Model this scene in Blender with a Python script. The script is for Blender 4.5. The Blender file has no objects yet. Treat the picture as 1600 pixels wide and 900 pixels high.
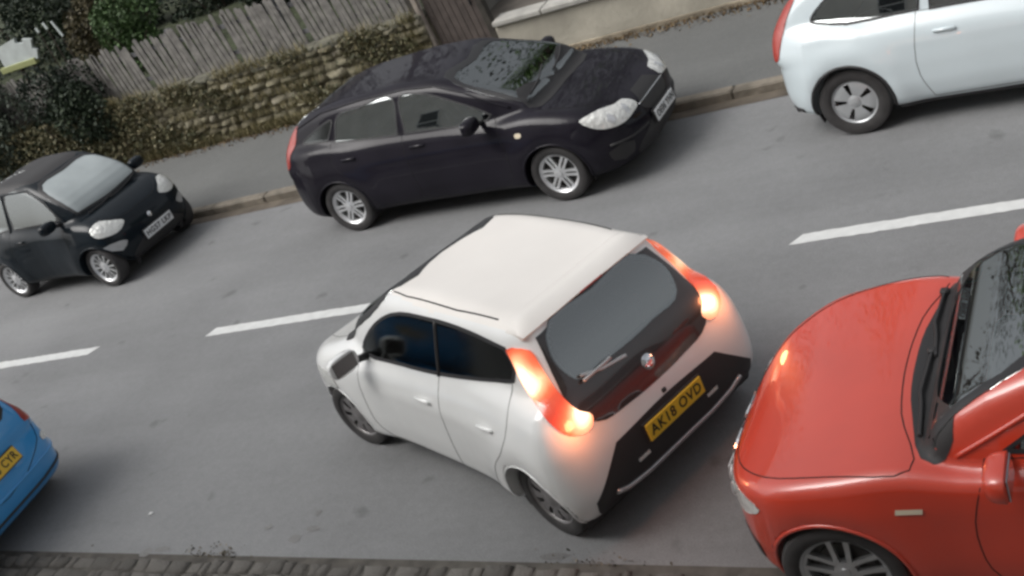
import bpy, math, random
import numpy as np
from mathutils import Vector, Matrix
from mathutils.geometry import delaunay_2d_cdt
random.seed(7); np.random.seed(7)
R = math.radians
SC = bpy.context.scene
COL = SC.collection

# ---------------- camera ----------------
F_PX, YAW, PITCH, ROLL, CH = 1820.32, .55023, .4499, -.41604, 4.613
def cam_axes():
    f = Vector((-math.sin(YAW)*math.cos(PITCH), math.cos(YAW)*math.cos(PITCH), -math.sin(PITCH)))
    r = f.cross(Vector((0, 0, 1))).normalized(); u = r.cross(f)
    c, s = math.cos(ROLL), math.sin(ROLL)
    return r*c+u*s, u*c-r*s, f
cd = bpy.data.cameras.new('camera'); cam = bpy.data.objects.new('camera', cd); COL.objects.link(cam)
r_, u_, f_ = cam_axes()
M = Matrix((r_, u_, -f_)).transposed().to_4x4(); M.translation = Vector((0, 0, CH))
cam.matrix_world = M
cd.sensor_width = 36.0; cd.lens = F_PX/1600*36; cd.clip_start = .05; cd.clip_end = 2000
SC.camera = cam

# ---------------- sky, sun, exposure ----------------
W = bpy.data.worlds.new('World'); SC.world = W; W.use_nodes = True
nt = W.node_tree; bg = nt.nodes['Background']
sky = nt.nodes.new('ShaderNodeTexSky'); sky.sky_type = 'NISHITA'; sky.sun_disc = False
SUN_EL, SUN_AZ = R(50), R(216)
sky.sun_elevation = SUN_EL; sky.sun_rotation = R(-60)+0; sky.air_density = 1.0; sky.dust_density = 6.0; sky.ozone_density = 1.0
hsv = nt.nodes.new('ShaderNodeHueSaturation'); hsv.inputs['Saturation'].default_value = .18
nt.links.new(sky.outputs[0], hsv.inputs['Color']); nt.links.new(hsv.outputs[0], bg.inputs[0])
bg.inputs[1].default_value = .15
sd = bpy.data.lights.new('sun', 'SUN'); sun = bpy.data.objects.new('sun', sd); COL.objects.link(sun)
sd.energy = .75; sd.angle = R(35); sd.color = (1, .97, .93)
# direction towards the sun: from the left, along the road
sdir = Vector((math.cos(SUN_EL)*math.cos(SUN_AZ), math.cos(SUN_EL)*math.sin(SUN_AZ), math.sin(SUN_EL)))
sun.rotation_euler = sdir.to_track_quat('Z', 'Y').to_euler()
sky.sun_rotation = math.pi/2-SUN_AZ
SC.view_settings.view_transform = 'Standard'; SC.view_settings.look = 'None'
SC.view_settings.exposure = 0.2; SC.view_settings.gamma = 1.0
SC.render.engine = 'CYCLES'
SC.cycles.max_bounces = 6; SC.cycles.transparent_max_bounces = 12
SC.cycles.pixel_filter_type = 'BLACKMAN_HARRIS'; SC.cycles.filter_width = 2.9

# ---------------- materials ----------------
def mat(name, col, rough=.5, metal=0., coat=0., spec=.5, noise=None, bump=None, emit=None, estr=0., alpha=1.):
    """noise=(scale, amount, detail): multiplies the colour; bump=(scale, strength)"""
    m = bpy.data.materials.new(name); m.use_nodes = True; t = m.node_tree; b = t.nodes['Principled BSDF']
    b.inputs['Base Color'].default_value = (*col, 1); b.inputs['Roughness'].default_value = rough
    b.inputs['Metallic'].default_value = metal; b.inputs['Coat Weight'].default_value = coat
    b.inputs['Coat Roughness'].default_value = .03; b.inputs['Specular IOR Level'].default_value = spec
    tc = t.nodes.new('ShaderNodeTexCoord')
    if noise:
        n = t.nodes.new('ShaderNodeTexNoise'); n.inputs['Scale'].default_value = noise[0]; n.inputs['Detail'].default_value = noise[2] if len(noise) > 2 else 5
        t.links.new(tc.outputs['Object'], n.inputs['Vector'])
        r = t.nodes.new('ShaderNodeMapRange'); r.inputs[1].default_value = .3; r.inputs[2].default_value = .7
        r.inputs[3].default_value = 1-noise[1]; r.inputs[4].default_value = 1+noise[1]
        t.links.new(n.outputs[0], r.inputs[0])
        x = t.nodes.new('ShaderNodeVectorMath'); x.operation = 'SCALE'; x.inputs[0].default_value = col
        t.links.new(r.outputs[0], x.inputs['Scale']); t.links.new(x.outputs[0], b.inputs['Base Color'])
    if bump:
        n = t.nodes.new('ShaderNodeTexNoise'); n.inputs['Scale'].default_value = bump[0]; n.inputs['Detail'].default_value = 6
        t.links.new(tc.outputs['Object'], n.inputs['Vector'])
        bp = t.nodes.new('ShaderNodeBump'); bp.inputs['Strength'].default_value = bump[1]; bp.inputs['Distance'].default_value = bump[2] if len(bump) > 2 else .02
        t.links.new(n.outputs[0], bp.inputs['Height']); t.links.new(bp.outputs[0], b.inputs['Normal'])
    if emit:
        b.inputs['Emission Color'].default_value = (*emit, 1); b.inputs['Emission Strength'].default_value = estr
    return m
def glass(name, tint, refl=1.0, rough=.02):
    m = bpy.data.materials.new(name); m.use_nodes = True; t = m.node_tree; t.nodes.clear()
    o = t.nodes.new('ShaderNodeOutputMaterial'); mx = t.nodes.new('ShaderNodeMixShader')
    tr = t.nodes.new('ShaderNodeBsdfTransparent'); tr.inputs[0].default_value = (*tint, 1)
    gl = t.nodes.new('ShaderNodeBsdfGlossy'); gl.inputs['Roughness'].default_value = rough
    gl.inputs['Color'].default_value = (.9, .95, .95, 1)
    fr = t.nodes.new('ShaderNodeFresnel'); fr.inputs[0].default_value = 1.0+.55*refl
    t.links.new(fr.outputs[0], mx.inputs[0]); t.links.new(tr.outputs[0], mx.inputs[1]); t.links.new(gl.outputs[0], mx.inputs[2])
    t.links.new(mx.outputs[0], o.inputs[0]); return m
def paint(name, col, rough=.35, coat=1., flake=0., dirt=.06, spec=.5):
    m = mat(name, col, rough=rough, coat=coat, spec=spec, metal=flake, noise=(1.6, dirt, 6))
    return m

# ---------------- object helpers ----------------
def obj(name, me, m=None, parent=None):
    o = bpy.data.objects.new(name, me); COL.objects.link(o)
    if m is not None and not me.materials: me.materials.append(m)
    if parent: o.parent = parent
    return o
def empty(name, loc=(0, 0, 0), rz=0):
    o = bpy.data.objects.new(name, None); COL.objects.link(o); o.location = loc; o.rotation_euler = (0, 0, rz); o.empty_display_size = .2; return o
def tag(o, label=None, cat=None, group=None, kind=None):
    if label: o['label'] = label
    if cat: o['category'] = cat
    if group: o['group'] = group
    if kind: o['kind'] = kind
    return o
def mesh(verts, faces, normals=None, smooth=True, name='mesh'):
    me = bpy.data.meshes.new(name); me.from_pydata([tuple(map(float, v)) for v in verts], [], [tuple(map(int, f)) for f in faces]); me.update()
    if smooth: me.polygons.foreach_set('use_smooth', [True]*len(me.polygons))
    if normals is not None: me.normals_split_custom_set_from_vertices([tuple(map(float, n)) for n in normals])
    return me
class MB:
    """collects simple shapes into ONE mesh"""
    def __init__(s): s.v = []; s.f = []
    def add(s, v, f):
        n = len(s.v); s.v += [tuple(p) for p in v]; s.f += [tuple(i+n for i in q) for q in f]; return s
    def box(s, c, d, rot=None, bev=0.0):
        """box centre c, full size d; bev chamfers all edges"""
        hx, hy, hz = d[0]/2, d[1]/2, d[2]/2; b = min(bev, hx*.9, hy*.9, hz*.9)
        if b <= 0:
            V = [(x, y, z) for x in (-hx, hx) for y in (-hy, hy) for z in (-hz, hz)]
            Fc = [(0, 1, 3, 2), (4, 6, 7, 5), (0, 4, 5, 1), (2, 3, 7, 6), (0, 2, 6, 4), (1, 5, 7, 3)]
        else:
            V = []; idx = {}
            for sx in (-1, 1):
                for sy in (-1, 1):
                    for sz in (-1, 1):
                        for a in range(3):
                            p = [sx*(hx-b), sy*(hy-b), sz*(hz-b)]; p[a] = (sx*hx, sy*hy, sz*hz)[a]
                            idx[(sx, sy, sz, a)] = len(V); V.append(tuple(p))
            Fc = []
            def q(l): Fc.append(tuple(l))
            for a in range(3):
                o1, o2 = [(1, 2), (2, 0), (0, 1)][a]
                for sg in (-1, 1):
                    r = []
                    for s1, s2 in ((-1, -1), (1, -1), (1, 1), (-1, 1)):
                        k = [0, 0, 0]; k[a] = sg; k[o1] = s1; k[o2] = s2; r.append(idx[(*k, a)])
                    q(r if sg > 0 else r[::-1])
                    
            for a in range(3):
                o1, o2 = [(1, 2), (2, 0), (0, 1)][a]
                for s1 in (-1, 1):
                    for s2 in (-1, 1):
                        k0 = [0, 0, 0]; k0[a] = -1; k0[o1] = s1; k0[o2] = s2; k1 = list(k0); k1[a] = 1
                        r = [idx[(*k0, o1)], idx[(*k1, o1)], idx[(*k1, o2)], idx[(*k0, o2)]]
                        q(r if s1*s2 < 0 else r[::-1])
            for sx in (-1, 1):
                for sy in (-1, 1):
                    for sz in (-1, 1):
                        r = [idx[(sx, sy, sz, a)] for a in range(3)]; q(r if sx*sy*sz > 0 else r[::-1])
        if rot is not None: V = [tuple(rot @ Vector(p)) for p in V]
        return s.add([(p[0]+c[0], p[1]+c[1], p[2]+c[2]) for p in V], Fc)
    def tube(s, pts, r, n=8, cap=True):
        pts = [Vector(p) for p in pts]; rr = r if hasattr(r, '__len__') else [r]*len(pts); V = []; Fc = []; up = None
        for i, p in enumerate(pts):
            d = (pts[min(i+1, len(pts)-1)]-pts[max(i-1, 0)]).normalized()
            if up is None:
                up = Vector((0, 0, 1)) if abs(d.z) < .9 else Vector((1, 0, 0))
            a = d.cross(up).normalized(); b = a.cross(d); up = b
            for k in range(n):
                t = 2*math.pi*k/n; V.append(p+a*math.cos(t)*rr[i]+b*math.sin(t)*rr[i])
        for i in range(len(pts)-1):
            for k in range(n):
                Fc.append((i*n+k, i*n+(k+1) % n, (i+1)*n+(k+1) % n, (i+1)*n+k))
        if cap: Fc.append(tuple(range(n))[::-1]); Fc.append(tuple((len(pts)-1)*n+k for k in range(n)))
        return s.add(V, Fc)
    def lathe(s, prof, n=40, axis='y', c=(0, 0, 0)):
        """profile of (radius, along) pairs about the axis"""
        V = []; Fc = []; m = len(prof)
        for k in range(n):
            t = 2*math.pi*k/n
            for r, a in prof:
                p = (r*math.cos(t), a, r*math.sin(t)) if axis == 'y' else (r*math.cos(t), r*math.sin(t), a)
                V.append((p[0]+c[0], p[1]+c[1], p[2]+c[2]))
        for k in range(n):
            for i in range(m-1):
                a, b = k*m+i, ((k+1) % n)*m+i; Fc.append((a, a+1, b+1, b))
        return s.add(V, Fc)
    def build(s, name, m, parent=None, smooth=False):
        me = mesh(s.v, s.f, smooth=smooth)
        if smooth:
            me.set_sharp_from_angle(angle=R(38))
        return obj(name, me, m, parent)
def inpoly(P, poly):
    P = np.asarray(P); x, y = P[..., 0], P[..., 1]; c = np.zeros(x.shape, bool); n = len(poly)
    for i in range(n):
        x1, y1 = poly[i]; x2, y2 = poly[(i+1) % n]
        if y1 == y2: continue
        c ^= ((y1 > y) != (y2 > y)) & (x < (x2-x1)*(y-y1)/(y2-y1)+x1)
    return c
def smooth_poly(pts, n=6, closed=True):
    """Catmull-Rom through the points; a point given as (x,y,1) stays a corner"""
    P = [np.array(p[:2], float) for p in pts]; K = [len(p) > 2 and p[2] for p in pts]; m = len(P); out = []
    rng = range(m if closed else m-1)
    for i in rng:
        a, b = P[i], P[(i+1) % m]
        pa = P[(i-1) % m] if (closed or i > 0) else a; pb = P[(i+2) % m] if (closed or i+2 < m) else b
        l = np.linalg.norm(b-a)
        def tang(p0, p1, p2):
            d1, d2 = np.linalg.norm(p1-p0), np.linalg.norm(p2-p1)
            if d1 < 1e-9 or d2 < 1e-9: return (p2-p0)/max(d1+d2, 1e-9)
            t = (p1-p0)/d1*d2+(p2-p1)/d2*d1; return t/(d1+d2)
        ta = (b-a)/l if K[i] else tang(pa, a, b); tb = (b-a)/l if K[(i+1) % m] else tang(a, b, pb)
        for k in range(n):
            t = k/n; h1 = 2*t**3-3*t*t+1; h2 = t**3-2*t*t+t; h3 = -2*t**3+3*t*t; h4 = t**3-t*t
            out.append(a*h1+ta*l*h2+b*h3+tb*l*h4)
    if not closed: out.append(P[-1])
    return np.array(out)
def shrink(poly, d):
    """offset a closed polygon inwards by d"""
    poly = np.asarray(poly); n = len(poly); area = np.sum(poly[:, 0]*np.roll(poly[:, 1], -1)-np.roll(poly[:, 0], -1)*poly[:, 1])
    s = 1 if area > 0 else -1; e = np.roll(poly, -1, 0)-poly; e /= np.maximum(np.linalg.norm(e, axis=1, keepdims=True), 1e-9)
    nn = np.stack([-e[:, 1], e[:, 0]], 1)*s; v = nn+np.roll(nn, 1, 0); v /= np.maximum(np.linalg.norm(v, axis=1, keepdims=True), .3)
    c = np.clip(np.sum(v*nn, 1, keepdims=True), .5, 1); return poly+v*d/c
def resample(poly, step, closed=True):
    poly = np.asarray(poly); q = np.vstack([poly, poly[:1]]) if closed else poly
    out = []
    for a, b in zip(q[:-1], q[1:]):
        k = max(1, int(round(np.linalg.norm(b-a)/step)))
        for j in range(k): out.append(a+(b-a)*j/k)
    if not closed: out.append(q[-1])
    return np.array(out)
# ---------------- car bodies: a smooth solid from side, plan and section curves ----------------
class SDF2:
    def __init__(s, poly, lo, hi, h=.01):
        s.lo = np.array(lo, float); s.h = h; n = np.ceil((np.array(hi)-s.lo)/h).astype(int)+1; s.n = n
        X, Y = np.meshgrid(s.lo[0]+np.arange(n[0])*h, s.lo[1]+np.arange(n[1])*h, indexing='ij')
        d = np.full(X.shape, 9.); m = len(poly)
        for i in range(m):
            a, b = poly[i], poly[(i+1) % m]; e = b-a; L = max(e@e, 1e-12)
            t = np.clip(((X-a[0])*e[0]+(Y-a[1])*e[1])/L, 0, 1)
            d = np.minimum(d, (X-a[0]-t*e[0])**2+(Y-a[1]-t*e[1])**2)
        s.g = np.sqrt(d)*np.where(inpoly(np.stack([X, Y], -1), poly), -1, 1)
    def __call__(s, x, y):
        u = np.clip((x-s.lo[0])/s.h, 0, s.n[0]-1.001); v = np.clip((y-s.lo[1])/s.h, 0, s.n[1]-1.001)
        i = u.astype(int); j = v.astype(int); u = u-i; v = v-j; g = s.g
        return (g[i, j]*(1-u)+g[i+1, j]*u)*(1-v)+(g[i, j+1]*(1-u)+g[i+1, j+1]*u)*v
def smax(a, b, k):
    h = np.maximum(k-np.abs(a-b), 0)/k; return np.maximum(a, b)+h*h*k*.25
def smin(a, b, k): return -smax(-a, -b, k)
def straighten(P):
    '''keep the long underside run of a closed outline straight'''
    out = []
    for a, b in zip(P, P[1:]+P[:1]):
        out.append(a)
        if math.hypot(b[0]-a[0], b[1]-a[1]) > 1.4: out += [(a[0]*.93+b[0]*.07, a[1]*.93+b[1]*.07, 1), (a[0]*.07+b[0]*.93, a[1]*.07+b[1]*.93, 1)]
    return out
class Shape:
    def __init__(s, sp):
        s.sp = sp; lo, hi = sp['x0']-.15, sp['x1']+.15; s.x0, s.x1 = lo, hi
        s.side = SDF2(smooth_poly(straighten(sp['side'])), (lo, -.1), (hi, 1.8))
        s.green = SDF2(smooth_poly(straighten(sp['green'])), (lo, -.1), (hi, 1.8))
        pl = smooth_poly(sp['plan'], closed=False); pl = np.vstack([pl, (pl*[1, -1])[::-1][1:-1]])
        s.plan = SDF2(pl, (lo, -.05), (hi, 1.1))
        s.gw = np.array(sp['gwidth']); s.inset = np.array(sp['inset']); s.H = sp.get('ztop', 1.6)
        s.gws = np.array([np.interp(x, s.gw[:, 0], s.gw[:, 1]) for x in np.linspace(lo, hi, 400)])
        k = np.ones(41)/41; s.gws = np.convolve(np.pad(s.gws, 20, 'edge'), k, 'valid')
        zz = np.linspace(0, 1.8, 361); iv = np.interp(zz, s.inset[:, 0], s.inset[:, 1]); k = np.ones(21)/21
        s.ins = np.convolve(np.pad(iv, 10, 'edge'), k, 'valid')
    def __call__(s, P, wells=True):
        x, y, z = P[..., 0], np.abs(P[..., 1]), P[..., 2]; sp = s.sp
        ins = np.interp(z, np.linspace(0, 1.8, 361), s.ins)
        fl = 0
        for wx, amp in sp.get('flare', []):
            r2 = ((x-wx)**2+(z-sp['r']*1.05)**2); fl = fl+amp*np.exp(-((np.sqrt(r2)-sp['r']*1.3)/.13)**2)*(z > -1)
        d1 = smax(s.plan(x, y)+ins-fl, s.side(x, z), sp.get('k', .1))
        if sp.get('crease'):
            for (xa, za, xb, zb, w, a) in sp['crease']:   # a shallow ledge running along the flank
                t = np.clip((x-xa)/(xb-xa), 0, 1); zc = za+(zb-za)*t; e = np.exp(-((z-zc)/w)**2)*np.clip((x-min(xa,xb))/.3,0,1)*np.clip((max(xa,xb)-x)/.3,0,1)
                d1 = d1-a*e*np.clip((y-.55)/.1,0,1)
        gw = np.interp(x, np.linspace(s.x0, s.x1, 400), s.gws)
        t = sp.get('tumble', .3); zb = sp['belt']
        zz = z-zb
        dg = (y-(gw-t*zz-sp.get('tcurve', .12)*np.maximum(zz, 0)**2))*.95
        d2 = smax(dg, s.green(x, z), sp.get('kg', .09))
        d = smin(d1, d2, sp.get('ku', .05))
        if wells:
            for wx in sp['wheels']:
                rr = sp['r']+sp.get('gap', .035)
                c = np.sqrt((x-wx)**2+(z-sp['r']*1.0)**2)-rr; c = np.maximum(c, .42-y); d = np.maximum(d, -c)
        return d
    def grad(s, P, wells=True, e=.006):
        g = np.stack([(s(P+np.eye(3)[i]*e, wells)-s(P-np.eye(3)[i]*e, wells)) for i in range(3)], -1)/(2*e)
        return g
    def snap(s, P, it=3, wells=True):
        for _ in range(it):
            g = s.grad(P, wells); f = s(P, wells); n2 = np.maximum((g**2).sum(-1), .25); P = P-g*(f/n2)[..., None]*.9
        return P
    def normal(s, P, wells=False):
        g = s.grad(P, wells, .01); return g/np.maximum(np.linalg.norm(g, axis=-1, keepdims=True), 1e-9)
    def cast(s, O, D, tmax=5.):
        t = np.zeros(len(O)); best = np.full(len(O), 9.); bt = t.copy()
        for _ in range(70):
            P = O+D*t[:, None]; f = s(P, False); m = np.abs(f) < best; best[m] = np.abs(f)[m]; bt[m] = t[m]
            t = np.clip(t+np.where(f < 0, f*.6, f*.75), 0, tmax)
        return s.snap(O+D*bt[:, None], 2, False)
def surface_net(shape, h=.022):
    sp = shape.sp
    xs = np.arange(sp['x0']-.06, sp['x1']+.06, h); ny = int(1.0/h); ys = (np.arange(-ny, ny)+.5)*h; zs = np.arange(.06, sp.get('ztop', 1.6), h)
    yh = ys[ny:]; X, Y, Z = np.meshgrid(xs, yh, zs, indexing='ij'); Fh = shape(np.stack([X, Y, Z], -1))
    Fv = np.concatenate([Fh[:, ::-1], Fh], 1); n = Fv.shape; sg = Fv < 0
    c = sum(sg[i:n[0]-1+i, j:n[1]-1+j, k:n[2]-1+k].astype(np.int8) for i in (0, 1) for j in (0, 1) for k in (0, 1))
    act = (c > 0) & (c < 8); ids = -np.ones(act.shape, int); A = np.argwhere(act); ids[act] = np.arange(len(A))
    acc = np.zeros((len(A), 3)); cnt = np.zeros(len(A)); cs = [(i, j, k) for i in (0, 1) for j in (0, 1) for k in (0, 1)]
    for a in cs:
        for b in cs:
            if sum(np.subtract(b, a)) == 1 and min(np.subtract(b, a)) == 0:
                fa = Fv[A[:, 0]+a[0], A[:, 1]+a[1], A[:, 2]+a[2]]; fb = Fv[A[:, 0]+b[0], A[:, 1]+b[1], A[:, 2]+b[2]]
                m = (fa < 0) != (fb < 0); t = np.where(m, fa/np.where(m, fa-fb, 1), 0)[:, None]
                acc += np.where(m[:, None], np.array(a)+(np.array(b)-np.array(a))*t, 0); cnt += m
    P = (A+acc/cnt[:, None])*h+np.array([xs[0], ys[0], zs[0]])
    faces = []
    for ax in range(3):
        sl0 = [slice(None)]*3; sl1 = [slice(None)]*3; sl0[ax] = slice(0, -1); sl1[ax] = slice(1, None)
        a, b = sg[tuple(sl0)], sg[tuple(sl1)]; E = np.argwhere(a != b); o1, o2 = [(1, 2), (2, 0), (0, 1)][ax]
        ok = (E[:, o1] > 0) & (E[:, o2] > 0) & (E[:, o1] < n[o1]-1) & (E[:, o2] < n[o2]-1); E = E[ok]; fl = a[tuple(E.T)]
        def cell(d1, d2):
            q = E.copy(); q[:, o1] -= d1; q[:, o2] -= d2; return ids[tuple(q.T)]
        Q = np.stack([cell(1, 1), cell(0, 1), cell(0, 0), cell(1, 0)], 1); Q[~fl] = Q[~fl][:, ::-1]; faces.append(Q)
    Q = np.vstack(faces); return P, Q
AX = {'side': ((0, 1.3, 0), (1, 0, 0), (0, 0, 1), (0, -1, 0)), 'front': ((3, 0, 0), (0, 1, 0), (0, 0, 1), (-1, 0, 0)),
      'rear': ((-3, 0, 0), (0, 1, 0), (0, 0, 1), (1, 0, 0)), 'top': ((0, 0, 2.5), (1, 0, 0), (0, 1, 0), (0, 0, -1))}
class Car:
    def __init__(s, name, spec, mats, loc, heading, label):
        s.sh = Shape(spec); s.sp = spec; s.m = mats
        s.root = empty(name, loc, heading); tag(s.root, label, 'car')
        s.P, s.Q = surface_net(s.sh, spec.get('h', .022)); s.P = s.sh.snap(s.P)
        s.P[:, 1] = s.P[:, 1]
        s.N = s.sh.normal(s.P, True); s.C = s.P[s.Q].mean(1); nn = np.cross(s.P[s.Q[:, 2]]-s.P[s.Q[:, 0]], s.P[s.Q[:, 3]]-s.P[s.Q[:, 1]])
        s.FN = nn/np.maximum(np.linalg.norm(nn, axis=1, keepdims=True), 1e-12)
        s.used = np.zeros(len(s.Q), bool)
    def region(s, poly, ax, side=0, lim=.25):
        """faces whose centre falls inside the polygon seen along the axis; side=+1 left, -1 right"""
        o, U, V, D = [np.array(a, float) for a in AX[ax]]
        C = s.C.copy(); N = s.FN
        if side < 0 and ax == 'side': C = C*[1, -1, 1]; N = N*[1, -1, 1]
        m = inpoly(np.stack([C@U, C@V], -1), poly) & ((N@D) < -lim)
        if ax == 'side': m &= C[:, 1] > 0
        if ax == 'top': m &= C[:, 2] > .45
        return m
    def take(s, m, name, mt, parent=None):
        m = m & ~s.used
        if name.startswith('roof'): m &= s.C[:, 2] > 1.15
        if not m.any(): return None
        s.used |= m; Q = s.Q[m]; u, inv = np.unique(Q, return_inverse=True)
        return obj(name, mesh(s.P[u], inv.reshape(-1, 4), s.N[u]), mt, parent or s.root)
    def cut(s, m): s.used |= m
    def project(s, uv, ax, off=0.):
        o, U, V, D = [np.array(a, float) for a in (AX[ax] if isinstance(ax, str) else ax)]
        uv = np.asarray(uv, float); O = o+uv[:, :1]*U+uv[:, 1:2]*V
        P = s.sh.cast(O, np.broadcast_to(D, O.shape)); N = s.sh.normal(P); return P+N*off, N
    def fin(s, name, V, Fc, N, mt, parent, mirror):
        out = [obj(name, mesh(V, Fc, N), mt, parent or s.root)]
        if mirror: out.append(s.mirrored(name, V, Fc, N, mt, parent))
        return out
    def mirrored(s, name, V, Fc, N, mt, parent=None):
        k = np.array([1, -1, 1]); return obj(name, mesh(np.asarray(V)*k, [f[::-1] for f in Fc], None if N is None else np.asarray(N)*k), mt, parent or s.root)
    def patch(s, poly, ax, name, mt, off=.004, step=.04, parent=None, mirror=False, depth=.012, dome=0., hole=None):
        poly = resample(np.asarray(poly, float), step)
        lo, hi = poly.min(0), poly.max(0); gx, gy = np.meshgrid(np.arange(lo[0], hi[0], step), np.arange(lo[1], hi[1], step)); g = np.stack([gx.ravel(), gy.ravel()], 1)
        g = g[inpoly(g, shrink(poly, step*.45))]; n = len(poly); allp = np.vstack([poly, g]) if len(g) else poly
        E0 = [(i, (i+1) % n) for i in range(n)]
        if hole is not None:
            hole = resample(np.asarray(hole, float), step); k0 = len(allp); nh = len(hole); allp = np.vstack([allp, hole]); E0 += [(k0+i, k0+(i+1) % nh) for i in range(nh)]
        r = delaunay_2d_cdt([Vector(p) for p in allp.tolist()], E0, [list(range(n))], 1, 1e-5)
        uv = np.array([tuple(v) for v in r[0]]); F = [tuple(f) for f in r[2]]
        if hole is not None: F = [f for f in F if not inpoly(uv[list(f)].mean(0), hole)]
        P, N = s.project(uv, ax, off)
        if dome:
            c = poly.mean(0); dd = np.min(np.linalg.norm(uv[:, None]-poly[None], axis=2), 1); P = P+N*(dome*np.clip(dd/dd.max(), 0, 1)**.5)[:, None]
        f0 = F[len(F)//2]; fn = np.cross(P[f0[1]]-P[f0[0]], P[f0[2]]-P[f0[0]])
        if fn@N[f0[0]] < 0: F = [f[::-1] for f in F]
        cnt = {}
        for f in F:
            for a, b in zip(f, f[1:]+f[:1]): cnt[(a, b)] = 1
        E = [(a, b) for (a, b) in cnt if (b, a) not in cnt]; bd = sorted({i for e in E for i in e}); mp = {v: k+len(P) for k, v in enumerate(bd)}
        P2 = P[bd]-N[bd]*(off+depth); V = np.vstack([P, P2]); NN = np.vstack([N, N[bd]])
        F = F+[(b, a, mp[a], mp[b]) for a, b in E]
        return s.fin(name, V, F, NN, mt, parent, mirror)
    def line(s, pts, ax, name, mt, r=.004, off=0., closed=False, step=.04, parent=None, mirror=False, n=5, smooth=True):
        q = resample(pts, step, closed); P, N = s.project(q, ax, off)
        if closed: P = np.vstack([P, P[:2]])
        mb = MB().tube(P, r, n, cap=not closed); F = mb.f; V = np.array(mb.v)
        out = [obj(name, mesh(V, F), mt, parent or s.root)]
        if mirror: out.append(s.mirrored(name, V, F, None, mt, parent))
        return out
    def band(s, poly, ax, name, mt, w=.02, off=.006, parent=None, mirror=False, step=.03):
        """flat seal of width w just inside the outline"""
        a = resample(np.asarray(poly, float), step); b = shrink(a, w); n = len(a)
        Pa, Na = s.project(a, ax, off); Pb, Nb = s.project(b, ax, off); Pc = Pa-Na*(off+.006); Pd = Pb-Nb*off*1.3
        V = np.vstack([Pc, Pa, Pb, Pd]); N = np.vstack([Na, Na, Nb, Nb]); F = []
        for r in range(3):
            for i in range(n):
                j = (i+1) % n; F.append((r*n+i, r*n+j, (r+1)*n+j, (r+1)*n+i))
        f0 = F[n]; fn = np.cross(V[f0[1]]-V[f0[0]], V[f0[2]]-V[f0[0]])
        if fn@N[f0[0]] < 0: F = [f[::-1] for f in F]
        return s.fin(name, V, F, N, mt, parent, mirror)
    def window(s, pts, ax, name='window', mt=None, mirror=False, w=.018, n=4, hole=True, seal=True, lim=.12, grow=0.):
        poly = smooth_poly(pts, n)
        if hole:
            hp = shrink(poly, .02)
            if ax == 'side': s.cut(s.region(hp, ax, 1, lim)); s.cut(s.region(hp, ax, -1, lim))
            else: s.cut(s.region(hp, ax, 0, lim))
        o = s.patch(poly, ax, name, mt or s.m['glass'], off=.003, mirror=mirror, depth=.006)
        if seal:
            sl = s.band(poly, ax, 'window_seal', s.m['rubber'], w=w, off=.006, mirror=mirror)
            for a, b in zip(o, sl): b.parent = a
        return o
    def arches(s, w=.012, mt=None, thick=.012):
        """lip round each wheel opening"""
        for wx in s.sp['wheels']:
            rr = s.sp['r']+s.sp.get('gap', .035); a0 = -.30; pts = []
            for k in range(41):
                t = a0+(math.pi-2*a0)*k/40; z = s.sp['r']+rr*math.sin(t)
                if z < s.sp.get('zbot', .19): continue
                pts.append((wx+rr*math.cos(t), z))
            pts = np.array(pts)
            P, N = s.project(pts, 'side', -.002)
            mb = MB().tube(P, thick, 8); V = np.array(mb.v)
            obj('wheel_arch', mesh(V, mb.f), mt or s.m['paint'], s.root); s.mirrored('wheel_arch', V, mb.f, None, mt or s.m['paint'])
            # liner
            L = []; F = []; n = 33
            for k in range(n):
                t = -.5+(math.pi+1.)*k/(n-1)
                for y in (.40, float(np.abs(P[:, 1]).min())-.012): L.append((wx+(rr+.004)*math.cos(t), y, s.sp['r']+(rr+.004)*math.sin(t)))
            for k in range(n-1): F.append((2*k, 2*k+1, 2*k+3, 2*k+2))
            obj('wheel_arch_liner', mesh(L, F), s.m['black'], s.root); s.mirrored('wheel_arch_liner', L, F, None, s.m['black'])
    def wheels(s, style, steer=0.):
        r = s.sp['r']
        for wx in s.sp['wheels']:
            for sg in (1, -1):
                w = make_wheel(r, s.sp.get('rim', r*.66), s.sp.get('tw', .19), style, s.m); w.parent = s.root
                w.location = (wx, sg*s.sp['track'], r); w.rotation_euler = (0, random.uniform(0, 6), (0 if sg > 0 else math.pi)+(steer if wx > 0 else 0))
                w.rotation_mode = 'ZXY' if False else 'XYZ'
                for ch in w.children: ch.parent = w
    def plate(s, end, zc, text, yellow=False, tilt=None, parent=None, yc=0.):
        ax = 'front' if end == 'front' else 'rear'; sg = 1 if end == 'front' else -1
        P, N = s.project([(yc, zc)], ax); p, nn = P[0], N[0]; tl = math.atan2(nn[2], abs(nn[0])) if tilt is None else tilt
        o = empty('tmp'); g = MB().box((0, 0, 0), (.52, .12, .012), bev=.004).build('number_plate', s.m['plate_yellow'] if yellow else s.m['plate_white'], s.root)
        # local x along the plate, y up it, z out of it
        zz = Vector((sg*math.cos(tl), 0, math.sin(tl))); xx = Vector((0, sg, 0)); yy = zz.cross(xx)
        mt = Matrix((xx, yy, zz)).transposed().to_4x4(); mt.translation = Vector(p)+zz*.028
        g.matrix_local = mt; bpy.data.objects.remove(o)
        back = MB().box((0, 0, -.019), (.54, .14, .026), bev=.004).build('plate_holder', s.m['black'], g)
        cu = bpy.data.curves.new('t', 'FONT'); cu.body = text; cu.align_x = 'CENTER'; cu.align_y = 'CENTER'; cu.size = .098; cu.extrude = .001; cu.offset = .0018; cu.space_character = 1.12
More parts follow.
